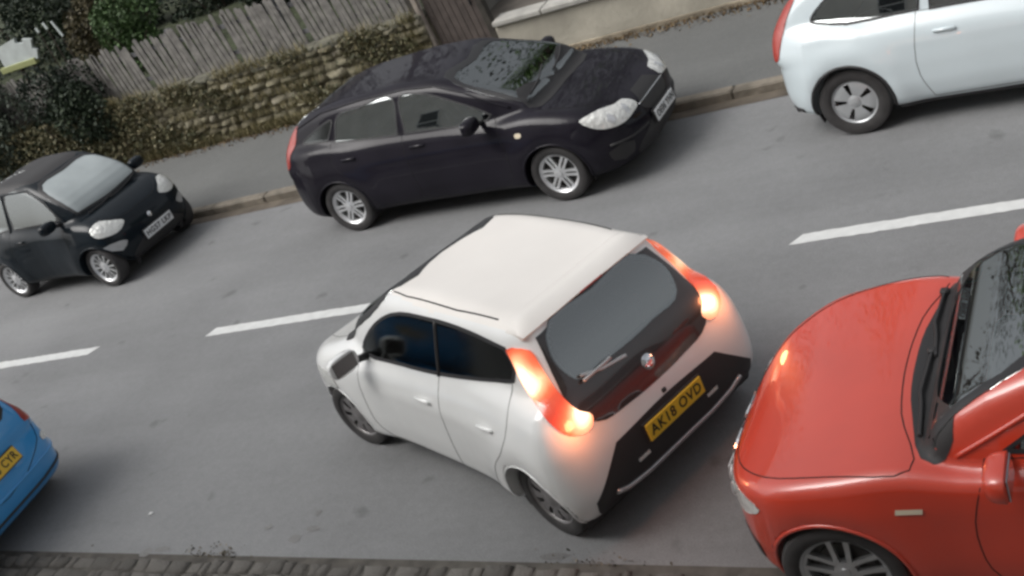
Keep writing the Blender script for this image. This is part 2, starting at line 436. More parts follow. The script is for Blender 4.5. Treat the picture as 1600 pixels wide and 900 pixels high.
        to = bpy.data.objects.new('t', cu); COL.objects.link(to); dg = bpy.context.evaluated_depsgraph_get(); me = bpy.data.meshes.new_from_object(to.evaluated_get(dg))
        bpy.data.objects.remove(to)
        xsv = [v.co.x for v in me.vertices]; wdt = max(xsv)-min(xsv); mx = (max(xsv)+min(xsv))/2
        for v in me.vertices: v.co.x = (v.co.x-mx)*.47/wdt; v.co.z += .0075
        me.materials.clear(); obj('plate_lettering', me, s.m['ink'], g)
        return g
    def mirror_arm(s, x, y, z, mt, sc=1., mirror=True):
        """door mirror: rounded housing with a glass facing back; x,y,z = housing centre"""
        V = []; F = []; nu, nv = 14, 18
        for i in range(nu+1):
            a = -math.pi/2+math.pi*i/nu
            for j in range(nv):
                b = 2*math.pi*j/nv
                def sp(c, e): return math.copysign(abs(c)**e, c)
                px = sp(math.sin(a), .7)*(.095 if a > 0 else .012)*sc; q = sp(math.cos(a), .6)
                V.append((x+px, y+sp(math.cos(b), .65)*.125*q*sc, z+sp(math.sin(b), .65)*.078*q*sc))
        for i in range(nu):
            for j in range(nv): F.append((i*nv+j, i*nv+(j+1) % nv, (i+1)*nv+(j+1) % nv, (i+1)*nv+j))
        h = obj('door_mirror', mesh(V, F), mt, s.root); hs = [h]
        G = MB().box((x-.014*sc, y, z), (.008, .19*sc, .115*sc), bev=.003)
        st = MB().tube([(x+.02, y-.10*sc, z-.035), (x+.03, y-.2*sc, z-.065)], [.028, .03], 8)
        obj('mirror_glass', mesh(G.v, G.f, smooth=False), s.m['mirror'], h); obj('mirror_stalk', mesh(st.v, st.f), s.m['black'], h)
        if mirror:
            h2 = s.mirrored('door_mirror', V, F, None, mt); s.mirrored('mirror_glass', G.v, G.f, None, s.m['mirror'], h2); s.mirrored('mirror_stalk', st.v, st.f, None, s.m['black'], h2)
    def interior(s, xf=.05, xr=-.75, floor=.32, w=.34, dash=.62, rhd=True, seat=None):
        sm = seat or s.m['seat']; yd = -w if rhd else w
        for y in (w, -w):
            seat_mb(xf, y, floor).build('front_seat', sm, s.root, True)
        if xr is not None:
            m = MB(); m.box((xr+.22, 0, floor+.12), (.5, 1.05, .2), bev=.05); m.box((xr-.06, 0, floor+.4), (.16, 1.08, .5), rot=Matrix.Rotation(-.25, 3, 'Y'), bev=.05)
            for y in (w, -w): m.box((xr-.13, y, floor+.72), (.1, .26, .15), bev=.03)
            m.build('rear_seat', sm, s.root, True)
        m = MB(); m.box((dash, 0, floor+.44), (.34, 1.2, .16), bev=.05); m.box((dash-.08, 0, floor+.25), (.22, 1.15, .3), bev=.05); m.box((dash-.06, yd, floor+.53), (.16, .34, .07), bev=.03)
        d = m.build('dashboard', s.m['trim'], s.root, True)
        tor = []; c = Vector((dash-.26, yd, floor+.44)); ax_ = Matrix.Rotation(-R(65), 3, 'Y')
        pts = [c+ax_ @ Vector((.17*math.cos(t), .17*math.sin(t), 0)) for t in np.linspace(0, 2*math.pi, 25)]
        m = MB().tube(pts, .014, 8); m.tube([c+ax_ @ Vector((0, -.16, 0)), c+ax_ @ Vector((0, .16, 0))], .018, 6); m.tube([c, c+ax_ @ Vector((0, 0, -.2))], .03, 8)
        m.build('steering_wheel', s.m['black'], s.root, True)
        m = MB(); m.box(((xf+dash)/2-.6, 0, floor-.02), (1.9, 1.2, .03)); m.build('cabin_floor', s.m['black'], s.root)
    def finish(s):
        return s.take(~s.used, 'body', s.m['paint'])
def seat_mb(x, y, fl):
    m = MB(); m.box((x, y, fl+.13), (.5, .48, .16), rot=Matrix.Rotation(-.12, 3, 'Y'), bev=.05)
    ro = Matrix.Rotation(-.3, 3, 'Y')
    m.box((x-.30, y, fl+.42), (.14, .46, .56), rot=ro, bev=.05)
    for sg in (1, -1): m.box((x-.25, y+sg*.2, fl+.40), (.12, .07, .4), rot=ro, bev=.03)
    m.box((x-.395, y, fl+.79), (.09, .26, .17), rot=ro, bev=.035)
    m.tube([(x-.37, y-.06, fl+.66), (x-.39, y-.06, fl+.75)], .008, 6); m.tube([(x-.37, y+.06, fl+.66), (x-.39, y+.06, fl+.75)], .008, 6)
    return m
def make_wheel(r, rim, tw, style, M_):
    """axle along +y pointing outwards; part 'wheel' (rim and spokes) carrying the tyre"""
    h = tw/2; m = MB()
    # barrel and lip
    m.lathe([(rim*.97, -h*.8), (rim*.93, -h*.3), (rim*.90, h*.55), (rim*.955, h*.80), (rim*1.0, h*.86), (rim*1.0, h*.70)], 48)
    face = h*.72
    if style['kind'] == 'spoke':
        n = style['n']; tw2 = style.get('twin', 0); ws = style.get('w', .035); hub = rim*style.get('hub', .22)
        for k in range(n):
            a = 2*math.pi*k/n
            for off in ((-tw2, tw2) if tw2 else (0,)):
                sp_ = style.get('spread', 1.6); V = []
                for (rr, ww, yy, dy) in ((hub*.7, ws*.9, face-.002, .03), (rim*.55, ws*.75, face+.004-style.get('dish', .01), .028), (rim*.95, ws, face-.004, .02)):
                    o2 = off*(1+(sp_-1)*(rr/rim))
                    for (sy, st) in ((0, -1), (0, 1), (-1, .8), (-1, -.8)):
                        t = o2+st*ww/2; x = rr*math.cos(a)-t*math.sin(a); z = rr*math.sin(a)+t*math.cos(a); V.append((x, yy+sy*dy, z))
                Fc = []
                for i in range(2):
                    for j in range(4): Fc.append((i*4+j, (i+1)*4+j, (i+1)*4+(j+1) % 4, i*4+(j+1) % 4))
                m.add(V, Fc)
        m.lathe([(0.0001, face+.012), (hub*.45, face+.012), (hub*.5, face+.004), (hub, face-.004), (hub*1.02, face-.04)], 24)
        if style.get('ring'): m.lathe([(rim*.95, face), (rim*.86, face-.012), (rim*.84, face-.03)], 48)
    else:
        n = style['n']; sw = style.get('sw', .12); r0, r1 = rim*style.get('r0', .45), rim*style.get('r1', .92); NS = 10*n; rs = [rim*.02, rim*.2, rim*.28, r0, (r0+r1)/2, r1, rim*.97]
        ys = [face+.018, face+.016, face+.006, face+.008, face+.010, face+.006, face-.006]; V = []; Fc = []
        ang = []
        for k in range(n):
            c = 2*math.pi*k/n; half = sw
            ang += [c-half, c+half]; rest = 2*math.pi/n-2*half
            ang += [c+half+rest*j/6 for j in range(1, 6)]
        na = len(ang)
        for a in ang:
            for q, y in zip(rs, ys): V.append((q*math.cos(a), y, q*math.sin(a)))
        mm = len(rs)
        for i in range(na):
            slot = (i % 7 == 0)
            for j in range(mm-1):
                if slot and j in (3, 4): continue
                a, b = i*mm+j, ((i+1) % na)*mm+j; Fc.append((a, a+1, b+1, b))
        m.add(V, Fc); m.add([(v[0], v[1], v[2]) for v in V[::mm]], [tuple(range(na))])
    w = m.build('wheel', style['mat'], None, True)
    t = MB().lathe([(rim*.985, h*.72), (rim*1.02, h*.9), (rim*1.08, h*.99), ((rim+r)/2+.008, h*1.04), (r*.955, h*.93), (r*.99, h*.72), (r, h*.35), (r, -h*.35), (r*.99, -h*.72), (r*.955, -h*.93), (rim*1.08, -h), (rim*.985, -h*.75)], 56)
    t.build('tyre', M_['tyre'], w, True)
    b = MB().lathe([(.0001, 0), (rim*.62, 0), (rim*.62, -.02), (rim*.9, -.025), (rim*.9, -h*.6), (.0001, -h*.6)], 32, c=(0, h*.15, 0)); b.build('brake_disc', M_['disc'], w, True)
    return w
def stretch(c, sx=1., sz=1.):
    """overall length and height of a finished car; wheels stay round"""
    def sc(o, par_id):
        if o.name.startswith('wheel') and 'arch' not in o.name: o.location.x *= sx; return
        mb_ = o.matrix_basis; ident = all(abs(mb_[i][j]-(1 if i == j else 0)) < 1e-6 for i in range(3) for j in range(3)) and o.location.length < 1e-6
        if not ident: o.location.x *= sx; o.location.z *= sz; return
        if o.type == 'MESH':
            n = len(o.data.vertices); a = np.empty(n*3, np.float32); o.data.vertices.foreach_get('co', a); a = a.reshape(-1, 3)
            zc = c.sp['r']*1.6; a[:, 0] *= sx; a[:, 2] = np.where(a[:, 2] > zc, zc+(a[:, 2]-zc)*sz, a[:, 2]); o.data.vertices.foreach_set('co', a.ravel()); o.data.update()
        for ch in o.children: sc(ch, ident)
    for o in list(c.root.children): sc(o, True)
# ---------------- shared materials ----------------
MM = dict(
    rubber=mat('black rubber', (.022, .022, .024), .55), black=mat('black plastic', (.027, .026, .027), .6), trim=mat('grey cabin plastic', (.035, .035, .038), .7),
    seat=mat('seat cloth', (.05, .05, .055), .9, noise=(40, .3)), tyre=mat('tyre rubber', (.042, .040, .040), .8, noise=(9, .25)), disc=mat('brake iron', (.10, .095, .09), .5, metal=.7),
    mirror=mat('mirror glass', (.6, .65, .7), .05, metal=1.), plate_white=mat('white number plate', (.72, .74, .75), .4), plate_yellow=mat('yellow number plate', (.78, .50, .04), .4),
    ink=mat('black plate ink', (.012, .012, .012), .5), chrome=mat('chrome', (.75, .76, .78), .12, metal=1.), silver=mat('silver alloy', (.52, .53, .54), .32, metal=.75, noise=(12, .08)),
    bright=mat('bright alloy', (.72, .73, .74), .28, metal=.6), cover=mat('grey wheel trim', (.50, .52, .53), .35, metal=.45), dullcover=mat('dull grey wheel trim', (.24, .23, .23), .4, metal=.5),
    glass=glass('tinted window glass', (.50, .55, .55), 5.), dark_glass=glass('privacy glass', (.07, .055, .05), 1.3, .13), rear_glass=mat('dark rear glass', (.15, .155, .17), .12, coat=1., spec=.9), screen=glass('windscreen glass', (.75, .80, .80), 4.0),  # rear_glass: grey-blue base colour carries the look of reflected sky
    lens=mat('clear lamp lens', (.78, .79, .76), .15, metal=.15, coat=1., bump=(22, .8, .03)), red_lens=mat('red lamp lens', (.36, .035, .022), .3, coat=1., bump=(60, .3)),
    amber=mat('clear side repeater', (.75, .66, .5), .25, coat=1.), gap=mat('panel gap shadow line', (.006, .006, .006), .8),
)
def lit(name, col, core, s):
    m = mat(name, col, .25, coat=1.); t = m.node_tree; b = t.nodes['Principled BSDF']; b.inputs['Emission Color'].default_value = (*core, 1); b.inputs['Emission Strength'].default_value = s; return m
MM['lit_red'] = lit('lit tail lamp', (.45, .03, .015), (1., .13, .05), 1.1)
def lamp_glow(name, bulbs):
    '''lit lens: brightest at the bulbs behind it, red between them; bulbs = (x, |y|, z, size, strength)'''
    m = mat(name, (.42, .04, .02), .22, coat=1., bump=(55, .25)); t = m.node_tree; b = t.nodes['Principled BSDF']; N = t.nodes.new; Lk = t.links.new
    tc = N('ShaderNodeTexCoord'); sx = N('ShaderNodeSeparateXYZ'); Lk(tc.outputs['Object'], sx.inputs[0]); ab = N('ShaderNodeMath'); ab.operation = 'ABSOLUTE'; Lk(sx.outputs[1], ab.inputs[0])
    cb = N('ShaderNodeCombineXYZ'); Lk(sx.outputs[0], cb.inputs[0]); Lk(ab.outputs[0], cb.inputs[1]); Lk(sx.outputs[2], cb.inputs[2]); tot = None
    for (x, y, z, r, s) in bulbs:
        d = N('ShaderNodeVectorMath'); d.operation = 'DISTANCE'; Lk(cb.outputs[0], d.inputs[0]); d.inputs[1].default_value = (x, y, z)
        k = N('ShaderNodeMapRange'); k.interpolation_type = 'SMOOTHERSTEP'; k.inputs[1].default_value = 0; k.inputs[2].default_value = r; k.inputs[3].default_value = s; k.inputs[4].default_value = 0; Lk(d.outputs['Value'], k.inputs[0])
        if tot is None: tot = k.outputs[0]
        else: a = N('ShaderNodeMath'); a.operation = 'ADD'; Lk(tot, a.inputs[0]); Lk(k.outputs[0], a.inputs[1]); tot = a.outputs[0]
    cr = N('ShaderNodeValToRGB'); Lk(tot, cr.inputs[0]); el = cr.color_ramp.elements; el.new(.35); el.new(.7)
    for e, (p, c) in zip(el, ((0, (.32, .035, .018)), (.30, (.95, .20, .08)), (.6, (1.4, .62, .32)), (1, (2.6, 2.0, 1.3)))): e.position = p; e.color = (*c, 1)
    Lk(cr.outputs[0], b.inputs['Emission Color']); b.inputs['Emission Strength'].default_value = 1.0; return m
MM['lit_lens'] = lamp_glow('lit tail lamp lens', [(-1.50, .60, .87, .18, 1.5), (-1.40, .64, .98, .14, .3), (-1.31, .63, 1.11, .18, 1.25), (-1.23, .62, 1.22, .16, .8)])
MM['lit_core'] = lit('lit brake bulb', (.8, .3, .1), (1., .66, .38), 5.)
def car_mats(**k):
    d = dict(MM); d.update(k); return d
# ---------------- ground, road, pavements ----------------
def qmesh(name, V, F, cols=None, smooth=False):
    """fast mesh from arrays of quads; cols = one value per face stored as attribute 'tone'"""
    V = np.asarray(V, np.float32); F = np.asarray(F, np.int32); me = bpy.data.meshes.new(name)
    me.vertices.add(len(V)); me.vertices.foreach_set('co', V.ravel()); me.loops.add(F.size); me.loops.foreach_set('vertex_index', F.ravel())
    me.polygons.add(len(F)); me.polygons.foreach_set('loop_start', np.arange(len(F), dtype=np.int32)*F.shape[1])
    if cols is not None:
        a = me.attributes.new('tone', 'FLOAT', 'FACE'); a.data.foreach_set('value', np.asarray(cols, np.float32))
    me.update(calc_edges=True); me.validate()
    if smooth: me.polygons.foreach_set('use_smooth', [True]*len(me.polygons))
    return me
def tone_mat(name, stops, rough=.8, bump=None, noise=None, trans=0., spec=.3):
    """colour ramp driven by the per-piece attribute 'tone', broken up by noise"""
    m = mat(name, stops[0][1], rough, bump=bump, spec=spec); t = m.node_tree; b = t.nodes['Principled BSDF']
    a = t.nodes.new('ShaderNodeAttribute'); a.attribute_name = 'tone'; r = t.nodes.new('ShaderNodeValToRGB'); src = a.outputs['Fac']
    if noise:
        tc = t.nodes.new('ShaderNodeTexCoord'); n = t.nodes.new('ShaderNodeTexNoise'); n.inputs['Scale'].default_value = noise[0]; n.inputs['Detail'].default_value = 6; t.links.new(tc.outputs['Object'], n.inputs['Vector'])
        k = t.nodes.new('ShaderNodeMath'); k.operation = 'MULTIPLY_ADD'; k.inputs[1].default_value = noise[1]; t.links.new(n.outputs[0], k.inputs[0])
        s2 = t.nodes.new('ShaderNodeMath'); s2.operation = 'SUBTRACT'; s2.inputs[1].default_value = noise[1]*.5; t.links.new(src, s2.inputs[0]); t.links.new(s2.outputs[0], k.inputs[2]); src = k.outputs[0]
    t.links.new(src, r.inputs[0]); el = r.color_ramp.elements
    while len(el) < len(stops): el.new(.5)
    for e, (p, c) in zip(el, stops): e.position = p; e.color = (*c, 1)
    t.links.new(r.outputs[0], b.inputs['Base Color'])
    if trans: b.inputs['Transmission Weight'].default_value = 0
    return m
def asphalt(name, col, stain=.18, dark_spots=True, patch=.5):
    m = bpy.data.materials.new(name); m.use_nodes = True; t = m.node_tree; b = t.nodes['Principled BSDF']; N = t.nodes.new; Lk = t.links.new
    tc = N('ShaderNodeTexCoord')
    def noise(s, d=6, r=.55, vec=None):
        n = N('ShaderNodeTexNoise'); n.inputs['Scale'].default_value = s; n.inputs['Detail'].default_value = d; n.inputs['Roughness'].default_value = r; Lk(vec or tc.outputs['Object'], n.inputs['Vector']); return n.outputs[0]
    def rng(i, a, b_, c, d):
        r = N('ShaderNodeMapRange'); r.inputs[1].default_value = a; r.inputs[2].default_value = b_; r.inputs[3].default_value = c; r.inputs[4].default_value = d; Lk(i, r.inputs[0]); return r.outputs[0]
    def mul(a, c):
        x = N('ShaderNodeMath'); x.operation = 'MULTIPLY'; Lk(a, x.inputs[0]); Lk(c, x.inputs[1]); return x.outputs[0]
    mp = N('ShaderNodeMapping'); mp.inputs['Scale'].default_value = (.12, 1, 1); Lk(tc.outputs['Object'], mp.inputs[0])
    f = rng(noise(.35, 5), .3, .7, 1-stain, 1+stain)
    f = mul(f, rng(noise(1.1, 6, .6, mp.outputs[0]), .3, .7, 1-stain*.6, 1+stain*.5))     # wheel tracks along the road
    f = mul(f, rng(noise(90, 4, .7), .25, .75, .72, 1.28))      # aggregate
    f = mul(f, rng(noise(14, 4, .7), .25, .75, .92, 1.08))
    if dark_spots: f = mul(f, rng(noise(2.6, 3, .5), .66, .74, 1, .72))
    x = N('ShaderNodeVectorMath'); x.operation = 'SCALE'; x.inputs[0].default_value = col; Lk(f, x.inputs['Scale']); Lk(x.outputs[0], b.inputs['Base Color'])
    b.inputs['Roughness'].default_value = .78; b.inputs['Specular IOR Level'].default_value = .35
    bp = N('ShaderNodeBump'); bp.inputs['Strength'].default_value = .5; bp.inputs['Distance'].default_value = .006; Lk(noise(110, 3, .7), bp.inputs['Height']); Lk(bp.outputs[0], b.inputs['Normal'])
    return m
def sheet(name, x0, x1, y0, y1, z, m, nx=1, ny=1):
    V = [(x0+(x1-x0)*i/nx, y0+(y1-y0)*j/ny, z) for i in range(nx+1) for j in range(ny+1)]
    F = [(i*(ny+1)+j, (i+1)*(ny+1)+j, (i+1)*(ny+1)+j+1, i*(ny+1)+j+1) for i in range(nx) for j in range(ny)]
    return tag(obj(name, mesh(V, F, smooth=False), m), kind='structure')
KY0, KY1, WY = 11.42, 11.58, 14.22      # far kerb, back of it, wall face
sheet('ground', -600, 600, -600, 600, -.08, mat('distant ground', (.07, .075, .05), .95, noise=(.3, .3)))
sheet('road', -120, 120, 4.0, 11.42, 0, asphalt('worn asphalt', (.211, .214, .217)))
sheet('pavement', -120, 120, KY1, WY+.3, .095, asphalt('pavement asphalt', (.145, .148, .144), .12, False))
sheet('near_pavement', -30, 14, -.3, 4.10, .012, asphalt('near pavement asphalt', (.17, .165, .155), .15))
# road markings: broken centre line, edges worn
def dash(x0, x1, y=8.20, w=.15):
    V = []; F = []; n = max(8, int((x1-x0)/.05)); rs = random.Random(x0)
    for i in range(n+1):
        x = x0+(x1-x0)*i/n
        for s in (-1, 1): V.append((x+(rs.uniform(-.02, .02) if i in (0, n) else 0)+s*.035, y+s*(w/2+rs.uniform(-.006, .006)), .0045))
    for i in range(n): F.append((2*i, 2*i+2, 2*i+3, 2*i+1))
    return obj('road_marking', mesh(V, F, smooth=False), PAINTW)
PAINTW = mat('worn white road paint', (.62, .63, .62), .7, noise=(10, .08, 8), bump=(80, .2, .004))
lab = {-1: 'white road dash starting right of the white city car', 0: 'white road dash running under the front of the white city car', 1: 'white road dash at the left edge, above the blue hatchback'}
for k in range(-2, 5):
    d = dash(-8.70-(6.32*k), -4.13-(6.32*k))
    if k in (-1, 0, 1): tag(d, lab[k], 'road marking', 'centre line dashes')
    else: tag(d, 'white road dash of the centre line beyond the frame', 'road marking', 'centre line dashes')
# kerb stones on the far side
def kerb(name, x0, x1, y0, y1, z1, m, L=.9, seed=1, rough=.004, gap=.008):
    rs = random.Random(seed); mb = MB(); x = x0
    while x < x1:
        l = L*rs.uniform(.9, 1.1); mb.box((x+l/2, (y0+y1)/2+rs.uniform(-rough, rough), z1/2-.05+rs.uniform(-rough, rough)), (l-gap, y1-y0, z1+.1), bev=.018); x += l
    return tag(mb.build(name, m), kind='structure')
kerb('kerb', -60, 40, KY0, KY1, .105, mat('sandstone kerb', (.20, .175, .14), .85, noise=(5, .35, 8), bump=(30, .6, .02)))
sheet('gutter', -120, 120, 11.22, KY0+.01, .004, mat('gutter grime', (.12, .10, .078), .9, noise=(3, .45, 8)))
# near edge: a low course of rough stone setts, broken and mossy
def setts():
    rs = np.random.RandomState(5); V = []; F = []; T = []
    x = -24.
    while x < 10:
        for row, (ya, yb) in enumerate(((4.60, 4.76), (4.45, 4.60))):
            pass
        x += 1
    for ya, yb, off in ((4.61, 4.73, 0), (4.49, 4.60, .09)):
        x = -24+off
        while x < 10:
            l = rs.uniform(.05, .22); h = .022+rs.uniform(-.010, .010); n = len(V); c = rs.uniform(0, 1); dy = rs.uniform(-.012, .012); b = .018
            P = [(x+b, ya+b+dy), (x+l-b, ya+b+dy), (x+l-b, yb-b+dy), (x+b, yb-b+dy)]; Q = [(x, ya+dy), (x+l, ya+dy), (x+l, yb+dy), (x, yb+dy)]
            j = rs.uniform(-.014, .014, 12)
            V += [(px+j[i], py+j[i+4], h+j[i+8]) for i, (px, py) in enumerate(P)]+[(px+j[i]*.5, py, h-.02) for i, (px, py) in enumerate(Q)]+[(px, py, -.06) for px, py in Q]
            F += [(n, n+1, n+2, n+3)]+[(n+4+i, n+4+(i+1) % 4, n+(i+1) % 4, n+i) for i in range(4)]+[(n+8+i, n+8+(i+1) % 4, n+4+(i+1) % 4, n+4+i) for i in range(4)]; T += [c]*9
            x += l+rs.uniform(.006, .02)
    V = [(a, b-.14-.061*(a+3.2)+.008*math.sin(a*3.1), c_) for a, b, c_ in V]
    return tag(obj('stone_edging', qmesh('m', V, F, T), tone_mat('rough sett stone', [(0, (.10, .095, .087)), (.5, (.13, .123, .113)), (1, (.165, .157, .143))], .9, bump=(40, .7, .02), noise=(9, .5))), kind='structure')
setts()
o_ = sheet('gutter', -22, 16, -.22, .16, .003, mat('near joint dirt', (.09, .083, .073), .95, noise=(6, .4))); o_.location = (-3.2, 4.49, 0); o_.rotation_euler = (0, 0, -.061)

# ---------------- loose scatter helpers ----------------
def cards(P, size, rs, up=.0, aspect=1.6, droop=.4):
    """small bent leaves at points P (n,3): returns V,F (two quads each)"""
    n = len(P); a = rs.normal(size=(n, 3)); a[:, 2] *= (1-up); a /= np.linalg.norm(a, axis=1, keepdims=True)
    b = rs.normal(size=(n, 3)); b -= (b*a).sum(1, keepdims=True)*a; b /= np.linalg.norm(b, axis=1, keepdims=True); c = np.cross(a, b)
    s = (size*rs.uniform(.6, 1.35, n))[:, None]; w = s/aspect
    V = np.stack([P-b*s*.5, P-b*s*.15+a*w*.5, P+c*w*.25*droop-b*s*.0, P-b*s*.15-a*w*.5, P+b*s*.5], 1)
    V[:, 2] += 0
    V = V.reshape(-1, 3); k = np.arange(n)[:, None]*5
    F = np.concatenate([k+[0, 1, 2, 3], k+[1, 4, 3, 2]], 1).reshape(-1, 4); return V, F
def blades(P, h, rs, w=.008, lean=.5):
    n = len(P); d = rs.uniform(0, 2*np.pi, n); dx = np.stack([np.cos(d), np.sin(d), 0*d], 1); sx = np.stack([-np.sin(d), np.cos(d), 0*d], 1); hh = (h*rs.uniform(.5, 1.3, n))[:, None]; l = (lean*rs.uniform(.2, 1.2, n))[:, None]
    u = np.array([0, 0, 1.])
    A = P-sx*w; B = P+sx*w; C = P+dx*hh*l*.35+u*hh*.6; D = P+dx*hh*l+u*hh
    V = np.stack([A, B, C+sx*w*.7, C-sx*w*.7, D+sx*w*.1, D-sx*w*.1], 1).reshape(-1, 3); k = np.arange(n)[:, None]*6
    return V, np.concatenate([k+[0, 1, 2, 3], k+[3, 2, 4, 5]], 1).reshape(-1, 4)
LEAF = {}
def leafmat(name, dark, mid, light):
    if name not in LEAF: LEAF[name] = tone_mat(name, [(0, dark), (.5, mid), (1, light)], .6, spec=.35)
    return LEAF[name]
def blob_points(n, c, r, rs, lumps=9, hollow=.55):
    """points in an uneven cluster of lumps"""
    c = np.array(c); r = np.array(r); d = rs.normal(size=(lumps, 3)); d /= np.linalg.norm(d, axis=1, keepdims=True); L = c+d*r*rs.uniform(.25, .8, (lumps, 1)); lr = rs.uniform(.35, .62, lumps)
    k = rs.randint(0, lumps, n); q = rs.normal(size=(n, 3)); q /= np.linalg.norm(q, axis=1, keepdims=True); rad = rs.uniform(hollow, 1, n)**.6
    return L[k]+q*r*(lr[k]*rad)[:, None], rs.uniform(0, 1, lumps)[k]
def bush(name, c, r, n, size, m, label, cat, group=None, seed=0, trunk=True, lumps=9):
    rs = np.random.RandomState(seed); base = (c[0], c[1], max(0., c[2]-r[2]))
    root = empty(name, base); tag(root, label, cat, group); P, t = blob_points(n, (0, 0, c[2]-base[2]), r, rs, lumps)
    P = P[P[:, 2] > -.02]; t = np.clip(.5*t[:len(P)]+rs.uniform(0, .5, len(P)), 0, 1); V, F = cards(P, size, rs)
    obj('foliage', qmesh('m', V, F, np.repeat(t, 2)), m, root)
    mb = MB()
    for k in range(7):
        a = rs.uniform(0, 6.28); q = np.array([math.cos(a)*r[0]*.6, math.sin(a)*r[1]*.6, (c[2]-base[2])*rs.uniform(.7, 1.3)])
        mb.tube([(0, 0, -.1), tuple(q*.4+rs.normal(size=3)*.04), tuple(q)], [.035*max(r), .02*max(r), .008*max(r)], 6)
    mb.build('branch', BARK, root, True); return root
BARK = mat('bark', (.055, .042, .032), .9, noise=(8, .4), bump=(25, .8, .02))

def stain(x, y, rx, ry, seed):
    rs = np.random.RandomState(seed); n = 22; V = [(x, y, .0035)]; f = 1+rs.uniform(-.3, .3, n); f = (f+np.roll(f, 1)+np.roll(f, -1))/3
    for k in range(n): a = 2*math.pi*k/n; V.append((x+rx*f[k]*math.cos(a), y+ry*f[k]*math.sin(a), .0035))
    tag(obj('road_stain', mesh(V, [(0, k+1, (k+1) % n+1) for k in range(n)], smooth=False), STAIN), kind='structure')
STAIN = asphalt('oily asphalt', (.182, .18, .178), .3)
for i, (x, y, rx, ry) in enumerate([(-5.62, 4.98, .05, .04), (-5.50, 5.08, .06, .035), (-5.55, 5.25, .03, .03), (-5.95, 5.12, .035, .03), (-6.9, 4.93, .07, .03), (-7.05, 4.90, .06, .05), (-3.4, 4.72, .10, .03)]): stain(x, y, rx, ry, i)
